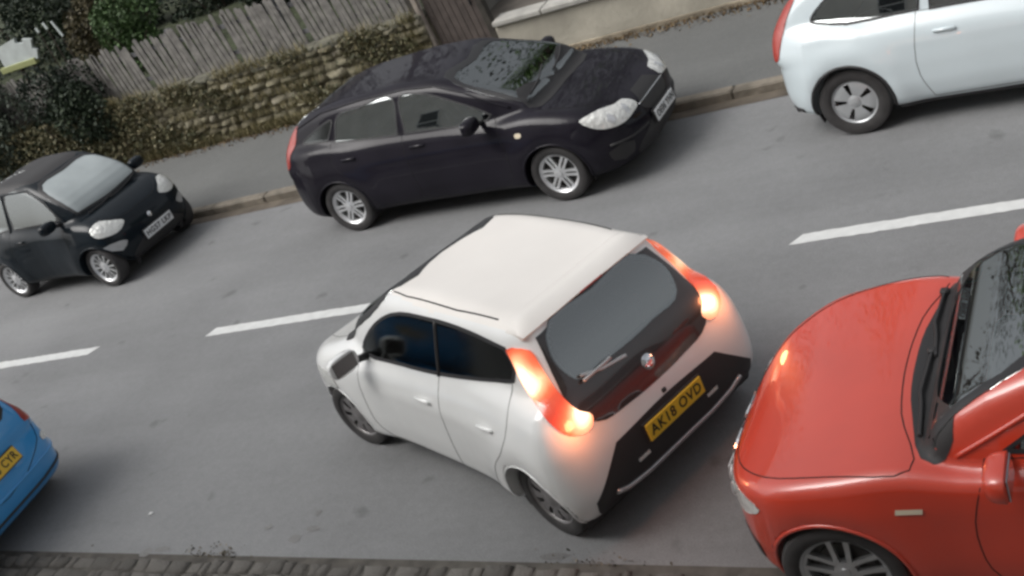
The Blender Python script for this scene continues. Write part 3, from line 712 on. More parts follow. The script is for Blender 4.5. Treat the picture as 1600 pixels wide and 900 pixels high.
# ---------------- small white city car pulling out, brake lamps on ----------------
def build_aygo():
    white = paint('white car paint', (.80, .81, .80), rough=.35, dirt=.05)
    roofm = paint('cream white roof paint', (.80, .77, .73), rough=.5, coat=.3, dirt=.03)
    sp = dict(x0=-1.66, x1=1.87, wheels=(-1.17, 1.17), r=.285, track=.735, rim=.19, tw=.165, belt=.93, k=.13, kg=.13, ku=.07, ztop=1.6, tumble=.27, tcurve=.10, zbot=.2,
        side=[(-1.50, .19), (-1.62, .32), (-1.645, .56), (-1.60, .76), (-1.52, .95), (-1.2, 1.02), (-.6, .99), (.2, .94), (.75, .93), (.95, .95), (1.25, .89), (1.58, .78), (1.76, .66), (1.85, .50), (1.86, .34), (1.76, .22), (1.4, .17), (-1.2, .17)],
        green=[(-1.50, .70), (-1.50, .95), (-1.42, 1.14), (-1.30, 1.34), (-1.24, 1.42), (-1.0, 1.45), (-.5, 1.47), (0, 1.455), (.27, 1.415), (.47, 1.33), (.98, .95), (1.0, .70)],
        plan=[(-1.65, 0), (-1.64, .50), (-1.60, .745), (-1.47, .875), (-1.15, .88), (-.5, .835), (.3, .83), (1.1, .845), (1.45, .80), (1.68, .65), (1.81, .38), (1.865, 0)],
        gwidth=[(-1.5, .68), (-1.3, .715), (-.8, .735), (.1, .735), (.6, .71), (1.0, .64)],
        inset=[(.12, .08), (.25, .015), (.42, .0), (.6, .0), (.74, .008), (.86, .045), (.96, .10), (1.0, .10), (1.2, .2)],
        flare=[(-1.17, .02), (1.17, .02)])
    c = Car('white_city_car', sp, car_mats(paint=white), (-4.045, 6.185, 0), 2.652, 'small white city car pulling out at an angle with its brake lamps lit')
    m = c.m
    c.window([(.72, .965), (.44, 1.20), (.16, 1.325), (-.3, 1.37), (-.75, 1.36), (-1.10, 1.31, 1), (-1.17, 1.20), (-1.14, 1.10, 1), (-.76, 1.045), (-.40, 1.00), (.1, .965)], 'side', 'side_window', m['dark_glass'], mirror=True, w=.022)
    c.line([(-.33, .99), (-.38, 1.36)], 'side', 'window_pillar', m['black'], r=.018, mirror=True)
    c.window([(-.60, .99, 1), (-.62, 1.05), (-.55, 1.38), (0, 1.415), (.55, 1.38), (.62, 1.05), (.60, .99, 1)], 'front', 'windscreen', m['screen'], w=.03)
    blk = paint('gloss black panel', (.02, .015, .014), .25)
    tg = smooth_poly([(-.50, 1.345, 1), (0, 1.385), (.50, 1.345, 1), (.575, 1.10), (.605, .92), (.51, .80), (.25, .755), (0, .745), (-.25, .755), (-.51, .80), (-.605, .92), (-.575, 1.10)], 4)
    rw = [(-.45, 1.325), (0, 1.365), (.45, 1.325), (.51, 1.2), (.47, 1.06), (.2, 1.03), (-.2, 1.03), (-.47, 1.06), (-.51, 1.2)]
    c.patch(tg, 'rear', 'tailgate_panel', blk, off=.005, hole=shrink(smooth_poly(rw, 4), .012))
    c.window(rw, 'rear', 'rear_window', glass('smoked rear glass', (.30, .30, .32), 4.0, .03), w=.012)
    for ch in c.root.children:
        if ch.name.startswith('rear_window'):
            for v in ch.data.vertices: v.co.x -= .006
    for sg in (1, -1):
        ax = ((-3*.85, sg*3*.52, 0), (-.52*sg, -.85, 0), (0, 0, 1), (.85, -.52*sg, 0))
        def tol(P): return [(sg*(-.52*x-.85*y), z) for x, y, z in P]
        pl = tol([(-1.10, .60, 1.30), (-1.16, .63, 1.24), (-1.21, .655, 1.12), (-1.30, .68, 1.01), (-1.40, .695, .92), (-1.47, .66, .84), (-1.53, .53, .80), (-1.53, .50, .85), (-1.49, .55, .92), (-1.43, .595, 1.08), (-1.35, .575, 1.19), (-1.27, .555, 1.30)])
        L = c.patch(smooth_poly(pl, 3), ax, 'tail_lamp', m['lit_lens'], off=.012, step=.03, depth=.02, dome=.03)[0]
        c.patch(smooth_poly(tol([(-1.47, .65, .885), (-1.52, .59, .88), (-1.52, .56, .85), (-1.48, .63, .845)]), 3), ax, 'brake_bulb', m['lit_core'], off=.016, step=.02, parent=L)
        ld = bpy.data.lights.new('lamp_light', 'POINT'); ld.energy = 2.6; ld.specular_factor = .15; ld.color = (1., .30, .12); ld.shadow_soft_size = .05
        lo = bpy.data.objects.new('lamp_light', ld); COL.objects.link(lo); lo.parent = L; lo.location = (-1.66, sg*.70, .93)
    # bumper insert with plate
    ins = smooth_poly([(-.62, .16, 1), (-.74, .27), (-.75, .36, 1), (-.60, .50), (-.47, .62, 1), (0, .64), (.47, .62, 1), (.60, .50), (.75, .36, 1), (.74, .27), (.62, .16, 1)], 4)
    c.patch(ins, 'rear', 'bumper_insert', m['black'], off=.006)
    c.line([(-.60, .34), (-.5, .30), (-.3, .27), (.3, .27), (.5, .30), (.60, .34)], 'rear', 'bumper_strip', m['silver'], r=.018, off=.012)
    c.plate('rear', .53, 'AK18 OVD', True)
    for y in (-.33, .33): 
        c.patch([(y-.05, .40), (y+.05, .40), (y+.05, .425), (y-.05, .425)], 'rear', 'bumper_reflector', m['lens'], off=.012, step=.02)
    # roof, grooves, spoiler
    top = smooth_poly([(-1.18, -.54), (-1.18, .54), (-.8, .56), (.0, .55), (.24, .50), (.33, .0), (.24, -.50), (.0, -.55), (-.8, -.56)], 5)
    c.take(c.region(top, 'top', 0, .6), 'roof_panel', roofm)
    for sg in (1, -1): c.line([(-1.0, .515*sg), (-.6, .535*sg), (.0, .525*sg), (.2, .50*sg)], 'top', 'roof_groove', m['gap'], r=.006)
    V = []; F = []; ys = np.linspace(-.565, .565, 31)
    A_, _ = c.project([(-1.10, y) for y in ys], 'top'); B_, _ = c.project([(-1.20, y) for y in ys], 'top')
    for i, y in enumerate(ys):
        e = (abs(y)/.60)**3*.05; z0 = A_[i][2]; z1 = B_[i][2]; xe = -1.305+e*1.0; zt = 1.415-.035*(abs(y)/.6)**2.5
        for (x, z) in ((-1.08, z0-.012), (-1.10, z0+.002), (-1.20, max(z1, zt)+.006), (xe+.02, zt+.004), (xe, zt-.008), (xe+.012, zt-.022), (-1.15, min(z1, zt)-.05)): V.append((x, y, z))
    m7 = 7
    for i in range(30):
        for j in range(m7): F.append((i*m7+j, i*m7+(j+1) % m7, (i+1)*m7+(j+1) % m7, (i+1)*m7+j))
    F += [tuple(range(m7))[::-1], tuple(30*m7+k for k in range(m7))]
    o = obj('spoiler', mesh(V, F), roofm, c.root); o.data.set_sharp_from_angle(angle=R(60))
    b = MB().box((-1.306, 0, 1.403), (.010, .20, .010), bev=.003).build('high_brake_lamp', m['red_lens'], o)
    # wiper, badge, aerial
    mb = MB().tube([(-1.535, .12, 1.00), (-1.52, .30, 1.03), (-1.49, .44, 1.07)], .011, 6); mb.box((-1.513, .33, 1.045), (.02, .24, .022), rot=None, bev=.005); mb.build('rear_wiper', m['cover'], c.root, True)
    P, N = c.sh and c.project([(0, .87)], 'rear'); 
    bd = MB().lathe([(.0001, .012), (.03, .012), (.042, .006), (.05, 0)], 24, c=(0, 0, 0)); bo = bd.build('badge', m['chrome'], c.root, True); bo.location = P[0]+N[0]*.008; bo.rotation_euler = Vector(N[0]).to_track_quat('Y', 'Z').to_euler()
    P, N = c.project([(0, .665)], 'rear'); k = MB().box((0, 0, 0), (.02, .035, .03), bev=.006).build('tailgate_button', m['black'], c.root); k.location = P[0]
    c.patch([(.19, 1.17), (.31, 1.17), (.31, 1.22), (.19, 1.22)], 'rear', 'window_sticker', mat('pale sticker', (.5, .55, .6), .4), off=.007) if False else None
    # doors
    for (nm, poly) in (('front_door', [(.70, .95, 1), (.74, .60), (.70, .35), (.60, .27, 1), (-.25, .25, 1), (-.33, 1.01, 1)]), ('rear_door', [(-.33, 1.01, 1), (-.25, .25, 1), (-.70, .25, 1), (-.82, .50), (-1.0, .68), (-1.08, .80), (-1.12, 1.09, 1)])):
        pl = smooth_poly(poly, 4)
        for sd in (1, -1): 
            d = c.take(c.region(pl, 'side', sd, .2), nm, white)
            if d: c_seam = c.line(pl*[1, 1], 'side', 'door_gap', m['gap'], r=.0024, closed=True, parent=d) if sd > 0 else None
            if d and sd < 0:
                q = resample(pl, .04); P, N = c.project(q, 'side', 0); P = np.vstack([P, P[:2]])*[1, -1, 1]; t = MB().tube(P, .0024, 5, cap=False); obj('door_gap', mesh(t.v, t.f), m['gap'], d)
    for x in (-.12, -.86):
        P, N = c.project([(x, .80)], 'side'); y = float(P[0][1])
        for sg in (1, -1): MB().box((x, sg*(y+.018), .80), (.17, .022, .028), bev=.009).build('door_handle', white, c.root, True)
    c.mirror_arm(.60, .92, 1.0, white)
    # front lamps (facing away) and bonnet line
    for sg in (1, -1):
        ax = ((3*.8, sg*3*.6, 0), (-.6*sg, .8, 0), (0, 0, 1), (-.8, -.6*sg, 0))
        c.patch(smooth_poly([(-.18*sg, .74), (.02*sg, .70), (.04*sg, .62), (-.12*sg, .62)], 3), ax, 'headlamp', m['lens'], off=.006)
    c.patch(smooth_poly([(-.55, .25, 1), (-.5, .45), (.5, .45), (.55, .25, 1)], 3), 'front', 'front_grille', m['black'], off=.005)
    c.line(smooth_poly([(.98, -.60), (1.3, -.60), (1.62, -.48), (1.72, 0), (1.62, .48), (1.3, .60), (.98, .60)], 4, closed=False), 'top', 'bonnet_gap', m['gap'], r=.0024)
    c.patch(smooth_poly([(.84, -.62), (.95, 0), (.84, .62), (1.0, .66), (1.09, 0), (1.0, -.66)], 4), 'top', 'scuttle', m['black'], off=.006)
    for ch in c.root.children:
        for g in ch.children:
            if g.name.startswith('mirror_glass'): g.data.materials.clear(); g.data.materials.append(mat('dull mirror glass', (.12, .11, .11), .25, metal=.6))
    c.arches(mt=white, thick=.007); c.interior(xf=.05, xr=-.85, rhd=True); c.finish()
    c.wheels(dict(kind='disc', n=8, sw=.13, r0=.45, r1=.88, mat=m['dullcover']), steer=R(8))
    return c
AYGO = build_aygo()
# ---------------- helpers shared by the parked cars ----------------
def corner_ax(end, sg, w=.5):
    """looking at a front or rear corner diagonally; returns axes and a (x,y,z)->(u,v) map; sg=+1 left"""
    e = 1 if end == 'front' else -1; n = math.hypot(1, w); dx, dy = e/n, sg*w/n
    U = (-dy*1.0, dx, 0)
    ax = ((dx*3, dy*3, 0), U, (0, 0, 1), (-dx, -dy, 0))
    return ax, (lambda P: [(x*U[0]+sg*y*U[1], z) for x, y, z in P])
def door(c, nm, pl, mt, seam=True):
    for sd in (1, -1):
        d = c.take(c.region(pl, 'side', sd, .15), nm, mt)
        if d and seam:
            q = resample(pl, .04); P, N = c.project(q, 'side', 0); P = np.vstack([P, P[:2]])*[1, sd, 1]; t = MB().tube(P, .0028, 5, cap=False); obj('door_gap', mesh(t.v, t.f), c.m['gap'], d)
def handles(c, xs, z, mt):
    for x in xs:
        P, N = c.project([(x, z)], 'side'); y = float(P[0][1])
        for sg in (1, -1): MB().box((x, sg*(y+.016), z), (.19, .024, .03), bev=.010).build('door_handle', mt, c.root, True)
def bonnet(c, pl, mt):
    c.line(pl, 'top', 'bonnet_gap', c.m['gap'], r=.0035)
    full = np.vstack([pl, pl[:1]]); b = c.take(c.region(pl, 'top', 0, .35), 'bonnet', mt); return b

# ---------------- dark purple-black five-door hatchback ----------------
def build_focus():
    p = paint('dark plum black paint', (.014, .0125, .018), rough=.4, dirt=.25, spec=.04, coat=.36)
    sp = dict(x0=-2.16, x1=2.20, wheels=(-1.32, 1.32), r=.315, track=.80, rim=.215, tw=.20, belt=.98, k=.12, kg=.11, ku=.05, ztop=1.64, tumble=.33, tcurve=.12, zbot=.2,
        side=[(-1.98, .22), (-2.11, .38), (-2.15, .58), (-2.11, .82), (-2.03, 1.0), (-1.6, 1.08), (-1.0, 1.045), (0, 1.0), (.8, .97), (1.15, .985), (1.55, .925), (1.9, .82), (2.1, .69), (2.19, .53), (2.2, .38), (2.12, .24), (1.8, .18), (-1.7, .19)],
        green=[(-2.02, .75), (-2.03, 1.0), (-1.95, 1.14), (-1.74, 1.33), (-1.40, 1.435), (-.8, 1.49), (-.2, 1.505), (.2, 1.465), (.5, 1.36), (1.2, .97), (1.2, .75)],
        plan=[(-2.15, 0), (-2.13, .45), (-2.06, .72), (-1.85, .86), (-1.32, .915), (-.5, .905), (.5, .905), (1.32, .915), (1.75, .87), (2.0, .72), (2.14, .42), (2.2, 0)],
        gwidth=[(-2.0, .70), (-1.5, .76), (-.8, .80), (.2, .80), (.8, .775), (1.2, .70)],
        inset=[(.12, .09), (.25, .025), (.42, 0), (.62, 0), (.8, .02), (.95, .07), (1.05, .10), (1.25, .2)], flare=[(-1.32, .018), (1.32, .018)])
    c = Car('dark_hatchback', sp, car_mats(paint=p), (-6.21, 10.74, 0), -.095, 'dark plum black five-door hatchback parked at the far kerb in front of the gate')
    m = c.m
    c.window([(.78, 1.04), (.40, 1.25), (.02, 1.40), (-.25, 1.42), (-.28, 1.03, 1)], 'side', 'door_window', m['glass'], mirror=True)
    c.window([(-.36, 1.03, 1), (-.34, 1.42), (-.8, 1.40), (-1.12, 1.345), (-1.22, 1.07, 1)], 'side', 'rear_door_window', m['glass'], mirror=True)
    c.window([(-1.30, 1.10, 1), (-1.19, 1.32), (-1.45, 1.25), (-1.70, 1.12)], 'side', 'quarter_window', m['dark_glass'], mirror=True)
    c.window([(-.64, 1.03, 1), (-.66, 1.06), (-.57, 1.40), (0, 1.445), (.57, 1.40), (.66, 1.06), (.64, 1.03, 1), (0, 1.005)], 'front', 'windscreen', m['screen'], w=.035)
    c.window([(-.55, 1.15), (-.50, 1.36), (0, 1.40), (.50, 1.36), (.55, 1.15), (0, 1.10)], 'rear', 'rear_window', m['dark_glass'])
    for sg in (1, -1):
        ax, tf = corner_ax('front', sg, .55)
        L = c.patch(smooth_poly(tf([(1.62, .80, .82), (1.80, .74, .845), (1.98, .55, .80), (2.08, .38, .755), (2.12, .36, .70), (2.09, .50, .66), (1.98, .68, .645), (1.80, .80, .70)]), 3), ax, 'headlamp', m['lens'], off=.006, step=.03)[0]
        for (x, y, z, r) in ((1.90, .68, .735, .05), (2.02, .50, .725, .045)):
            c.patch(smooth_poly(tf([(x-r*.5, y+r*.6, z), (x, y, z+r), (x+r*.5, y-r*.6, z), (x, y, z-r)]), 4), ax, 'lamp_bowl', m['bright'], off=.010, step=.02, parent=L, dome=.008)
        ax2, tf2 = corner_ax('rear', sg, .9)
        c.patch(smooth_poly(tf2([(-1.83, .66, 1.30), (-1.93, .60, 1.24), (-2.05, .62, 1.05), (-2.10, .66, .86), (-2.0, .78, .86), (-1.93, .75, 1.02), (-1.82, .70, 1.18)]), 3), ax2, 'tail_lamp', m['red_lens'], off=.006, step=.03)
        c.patch(smooth_poly(tf([(1.88, .82, .42), (2.08, .62, .42), (2.06, .64, .32), (1.9, .80, .32)]), 2), ax, 'fog_lamp', m['black'], off=.004, step=.03)
    c.patch(smooth_poly([(-.52, .36), (-.58, .29), (-.45, .22), (.45, .22), (.58, .29), (.52, .36)], 3), 'front', 'lower_grille', m['black'], off=.004)
    g = c.patch(smooth_poly([(-.33, .662), (-.30, .61), (.30, .61), (.33, .662)], 3), 'front', 'upper_grille', m['black'], off=.004)
    c.line([(-.34, .675), (0, .68), (.34, .675)], 'front', 'grille_trim', m['chrome'], r=.009, off=.004)
    c.plate('front', .50, 'OE06 YHN')
    c.line([(-.80, .485), (-.62, .47), (-.36, .47)], 'front', 'bumper_strip', m['black'], r=.014, off=.002); c.line([(.80, .485), (.62, .47), (.36, .47)], 'front', 'bumper_strip', m['black'], r=.014, off=.002)
    b = bonnet(c, smooth_poly([(1.18, -.70), (1.6, -.66), (1.95, -.46), (2.10, -.3), (2.13, 0), (2.10, .3), (1.95, .46), (1.6, .66), (1.18, .70), (1.30, 0)], 4), p)
    P, N = c.project([(0, .765)], 'front'); bo = MB().lathe([(.0001, .010), (.04, .010), (.055, .004), (.058, 0)], 24).build('badge', m['chrome'], c.root, True); bo.location = P[0]+N[0]*.002; bo.rotation_euler = Vector(N[0]).to_track_quat('Y', 'Z').to_euler()
    c.patch(smooth_poly([(1.06, -.64), (1.16, 0), (1.06, .64), (1.17, .68), (1.28, 0), (1.17, -.68)], 4), 'top', 'scuttle', m['black'], off=.004)
    for y0, y1 in ((-.50, .04), (.08, .56)): c.line([(1.13, y0), (1.10, (y0+y1)/2), (1.04, y1)], 'top', 'wiper', m['black'], r=.010, off=.02)
    door(c, 'front_door', smooth_poly([(.80, 1.02, 1), (.86, .60), (.82, .35), (.72, .24, 1), (-.30, .23, 1), (-.32, 1.05, 1)], 4), p)
    door(c, 'rear_door', smooth_poly([(-.32, 1.05, 1), (-.30, .23, 1), (-.86, .24, 1), (-.98, .5), (-1.15, .72), (-1.27, .9), (-1.27, 1.08, 1)], 4), p)
    handles(c, (-.14, -1.04), .90, p)
    c.patch(smooth_poly([(1.02, .80), (1.09, .80), (1.09, .828), (1.02, .828)], 3), 'side', 'side_repeater', m['amber'], off=.008, step=.015, mirror=True)
    top = smooth_poly([(-1.45, -.5), (-1.45, .5), (-.8, .56), (.0, .56), (.2, .50), (.28, 0), (.2, -.5), (0, -.56), (-.8, -.56)], 5)
    c.take(c.region(top, 'top', 0, .5), 'roof', p)
    c.line([(-1.75, 1.28), (-1.35, 1.405), (-.8, 1.455), (-.2, 1.465), (.18, 1.43), (.50, 1.31), (.98, 1.06)], 'side', 'roof_trim', p, r=.012, mirror=True)
    c.mirror_arm(.62, 1.00, 1.06, p, 1.05)
    c.arches(mt=p); c.interior(xf=.15, xr=-.85, floor=.36, w=.37, dash=.82); c.finish()
    c.wheels(dict(kind='spoke', n=6, w=.034, twin=.020, spread=1.3, hub=.30, ring=True, mat=m['bright']))
    return c
FOCUS = build_focus(); stretch(FOCUS, 1.045, .955)

# ---------------- tiny black two-seater ----------------
def build_smart():
    p = paint('blue black paint', (.010, .0145, .019), rough=.4, dirt=.2, spec=.04, coat=.40)
    sp = dict(x0=-1.33, x1=1.38, wheels=(-.933, .933), r=.285, track=.665, rim=.205, tw=.18, belt=.95, k=.13, kg=.12, ku=.05, ztop=1.7, tumble=.24, tcurve=.12, zbot=.2,
        side=[(-1.2, .22), (-1.29, .40), (-1.31, .65), (-1.28, .9), (-1.1, 1.02), (-.5, .98), (.4, .93), (.75, .95), (1.05, .88), (1.26, .74), (1.36, .56), (1.375, .38), (1.32, .24), (1.1, .17), (-1.1, .19)],
        green=[(-1.26, .8), (-1.25, 1.05), (-1.18, 1.30), (-1.02, 1.47), (-.75, 1.535), (-.3, 1.55), (.05, 1.52), (.25, 1.44), (.82, .94), (.8, .75)],
        plan=[(-1.31, 0), (-1.29, .42), (-1.20, .66), (-.95, .77), (0, .775), (.9, .775), (1.15, .71), (1.30, .50), (1.36, .22), (1.375, 0)],
        gwidth=[(-1.25, .62), (-.9, .68), (.2, .69), (.6, .66), (.85, .60)],
        inset=[(.12, .08), (.25, .02), (.42, 0), (.62, 0), (.8, .02), (.92, .06), (1.05, .10), (1.25, .2)], flare=[(-.933, .025), (.933, .025)])
    c = Car('two_seat_car', sp, car_mats(paint=p, glass=glass('smoked side glass', (.30, .33, .33), 3.)), (-12.281, 10.607, 0), -.101, 'tiny black two-seat car parked by the far kerb below the overgrown wall')
    m = c.m
    c.window([(.56, 1.0, 1), (.36, 1.26), (.12, 1.43), (-.4, 1.45), (-.42, .99, 1)], 'side', 'door_window', m['glass'], mirror=True)
    c.window([(-.50, 1.0, 1), (-.48, 1.44), (-.8, 1.42), (-.92, 1.2), (-.88, 1.03)], 'side', 'quarter_window', m['glass'], mirror=True)
    c.window([(-.56, 1.0, 1), (-.57, 1.05), (-.50, 1.42), (0, 1.47), (.50, 1.42), (.57, 1.05), (.56, 1.0, 1), (0, .965)], 'front', 'windscreen', mat('painted sky sheen windscreen', (.40, .445, .45), .16, coat=1., noise=(2.2, .10, 3)), w=.03)  # opaque pale grey stands for bright sky reflected in the windscreen
    sv = [(.70, y, 1.0) for y in (-.52, .52)]+[(.30, .45, 1.40), (.30, -.45, 1.40)]
    sm_ = MB(); sm_.add([(x-.05, y, z-.02) for x, y, z in sv]+[(x-.062, y, z-.03) for x, y, z in sv], [(0, 1, 2, 3), (7, 6, 5, 4), (0, 4, 5, 1), (1, 5, 6, 2), (2, 6, 7, 3), (3, 7, 4, 0)]); sm_.build('sky_glare_panel', mat('pale sky glare', (.8, .82, .82), .5, noise=(5, .12)), c.root)  # pale panel added behind the windscreen to brighten it like reflected sky
    c.window([(-.45, 1.12), (-.42, 1.40), (.42, 1.40), (.45, 1.12)], 'rear', 'rear_window', m['dark_glass'])
    for sg in (1, -1):
        ax, tf = corner_ax('front', sg, .6)
        c.patch(smooth_poly(tf([(1.00, .70, .80), (1.10, .64, .86), (1.22, .48, .80), (1.28, .36, .72), (1.26, .46, .66), (1.16, .62, .67), (1.04, .70, .72)]), 3), ax, 'headlamp', m['lens'], off=.006, step=.025)
        c.patch(smooth_poly(tf([(1.10, .72, .56), (1.28, .58, .55), (1.33, .50, .50), (1.28, .60, .42)]), 2), ax, 'fog_lamp', m['silver'], off=.004, step=.03)
        ax2, tf2 = corner_ax('rear', sg, .9)
        c.patch(smooth_poly(tf2([(-1.10, .72, 1.02), (-1.2, .62, 1.02), (-1.26, .60, .8), (-1.16, .73, .8)]), 3), ax2, 'tail_lamp', m['red_lens'], off=.006, step=.03)
    bonnet(c, smooth_poly([(.86, -.56), (1.05, -.52), (1.20, -.36), (1.23, 0), (1.20, .36), (1.05, .52), (.86, .56), (.92, 0)], 4), p)
    c.patch(smooth_poly([(-.45, .33), (-.5, .27), (-.4, .21), (.4, .21), (.5, .27), (.45, .33)], 3), 'front', 'lower_grille', m['black'], off=.004)
    c.plate('front', .44, 'HG57 LKP')
    P, N = c.project([(0, .62)], 'front'); bo = MB().lathe([(.0001, .008), (.03, .008), (.04, .003), (.042, 0)], 20).build('badge', m['chrome'], c.root, True); bo.location = P[0]; bo.rotation_euler = Vector(N[0]).to_track_quat('Y', 'Z').to_euler()
    c.line([(.86, -.05), (.84, .2), (.80, .48)], 'top', 'wiper', m['black'], r=.010, off=.02); c.line([(.86, -.45), (.85, -.2), (.82, .02)], 'top', 'wiper', m['black'], r=.010, off=.02)
    door(c, 'door', smooth_poly([(.58, .98, 1), (.60, .6), (.52, .30), (.42, .24, 1), (-.40, .24, 1), (-.52, .5), (-.50, 1.0, 1)], 4), p)
    handles(c, (-.32,), .84, p)
    c.line([(-.48, .97), (-.46, 1.46), (.08, 1.455), (.38, 1.27), (.62, .97)], 'side', 'safety_cell_trim', p, r=.014, mirror=True)
    c.take(c.region(smooth_poly([(-.9, -.45), (-.9, .45), (-.2, .5), (.1, .42), (.14, 0), (.1, -.42), (-.2, -.5)], 4), 'top', 0, .5), 'roof', m['black'])
    c.mirror_arm(.50, .86, 1.02, p)
    c.arches(mt=p); c.interior(xf=-.15, xr=None, floor=.42, w=.32, dash=.52); c.finish()
    c.wheels(dict(kind='spoke', n=12, w=.022, hub=.34, ring=True, mat=m['bright']))
    return c
SMART = build_smart(); stretch(SMART, 1.0, .96)

# ---------------- white three-door hatchback at the top right ----------------
def build_c30():
    p = paint('pale white paint', (.60, .68, .71), rough=.3, dirt=.04)
    sp = dict(x0=-2.09, x1=2.17, wheels=(-1.32, 1.32), r=.325, track=.765, rim=.205, tw=.205, belt=.98, k=.13, kg=.11, ku=.06, ztop=1.6, tumble=.34, tcurve=.12, zbot=.22, gap=.045,
        side=[(-1.95, .25), (-2.05, .38), (-2.08, .55), (-2.06, .75), (-1.99, .96), (-1.6, 1.04), (-1.0, 1.0), (0, .97), (.8, .94), (1.1, .97), (1.55, .89), (1.95, .75), (2.11, .60), (2.16, .42), (2.08, .25), (1.8, .19), (-1.7, .21)],
        green=[(-1.98, .75), (-1.99, .95), (-1.90, 1.12), (-1.66, 1.34), (-1.3, 1.42), (-.7, 1.45), (-.1, 1.45), (.3, 1.38), (1.2, .93), (1.2, .75)],
        plan=[(-2.08, 0), (-2.05, .42), (-1.94, .70), (-1.75, .83), (-1.32, .89), (-.5, .89), (.5, .88), (1.32, .89), (1.75, .82), (1.98, .66), (2.12, .38), (2.16, 0)],
        gwidth=[(-1.95, .66), (-1.5, .73), (-.8, .765), (.2, .76), (.8, .73), (1.2, .66)],
        inset=[(.12, .09), (.25, .03), (.42, 0), (.65, 0), (.82, .02), (.96, .07), (1.05, .10), (1.25, .2)], flare=[(-1.32, .03), (1.32, .03)])
    c = Car('white_hatchback', sp, car_mats(paint=p), (-.60, 10.63, 0), -.12, 'white three-door hatchback parked at the far kerb, only its rear half in view')
    m = c.m
    c.window([(.80, .99, 1), (.40, 1.22), (.05, 1.34), (-.5, 1.37), (-.55, 1.01, 1)], 'side', 'door_window', m['glass'], mirror=True)
    c.window([(-.63, 1.02, 1), (-.60, 1.37), (-1.1, 1.35), (-1.42, 1.25), (-1.58, 1.08), (-1.45, 1.045)], 'side', 'quarter_window', m['glass'], mirror=True)
    c.window([(-.60, 1.0, 1), (-.54, 1.36), (0, 1.39), (.54, 1.36), (.60, 1.0, 1), (0, .97)], 'front', 'windscreen', m['screen'], w=.03)
    c.window([(-.46, .80), (-.52, 1.0), (-.50, 1.30), (0, 1.34), (.50, 1.30), (.52, 1.0), (.46, .80)], 'rear', 'rear_window', m['rear_glass'], hole=False)
    for sg in (1, -1):
        ax2, tf2 = corner_ax('rear', sg, .95)
        c.patch(smooth_poly(tf2([(-1.74, .58, 1.33), (-1.82, .52, 1.26), (-1.98, .60, 1.02), (-2.03, .64, .86), (-2.03, .66, .79), (-1.96, .74, .79), (-1.93, .735, .90), (-1.85, .67, 1.10)]), 3), ax2, 'tail_lamp', m['red_lens'], off=.008, step=.03)
        ax, tf = corner_ax('front', sg, .55)
        c.patch(smooth_poly(tf([(1.60, .78, .80), (1.85, .68, .78), (2.02, .48, .72), (2.04, .52, .64), (1.8, .76, .70)]), 3), ax, 'headlamp', m['lens'], off=.006, step=.03)
    c.plate('rear', .66, 'LS58 OPX', True)
    door(c, 'door', smooth_poly([(.84, .97, 1), (.88, .6), (.82, .33), (.72, .27, 1), (-.62, .27, 1), (-.70, .5), (-.66, 1.02, 1)], 4), p)
    handles(c, (-.44,), .86, p)
    c.line([(.92, .225), (.5, .215), (-.5, .215), (-.93, .225)], 'side', 'sill_trim', m['black'], r=.035, off=-.012, mirror=True)
    c.line([(-1.80, .30), (-2.0, .28)], 'side', 'bumper_trim', m['black'], r=.03, off=-.012, mirror=True)
    c.line([(-.7, .27), (0, .26), (.7, .27)], 'rear', 'rear_skirt', m['black'], r=.035, off=-.01)
    c.take(c.region(smooth_poly([(-1.35, -.45), (-1.35, .45), (-.6, .52), (.0, .5), (.1, 0), (0, -.5), (-.6, -.52)], 4), 'top', 0, .5), 'roof', p)
    bonnet(c, smooth_poly([(1.18, -.64), (1.6, -.60), (1.95, -.40), (2.05, 0), (1.95, .40), (1.6, .60), (1.18, .64), (1.30, 0)], 4), p)
    c.mirror_arm(.62, .96, 1.03, p)
    c.arches(mt=m['black'], thick=.014); c.interior(xf=.12, xr=-.85, floor=.34, w=.36, dash=.80); c.finish()
    c.wheels(dict(kind='disc', n=5, sw=.15, r0=.36, r1=.88, mat=m['cover']))
    return c
C30 = build_c30()

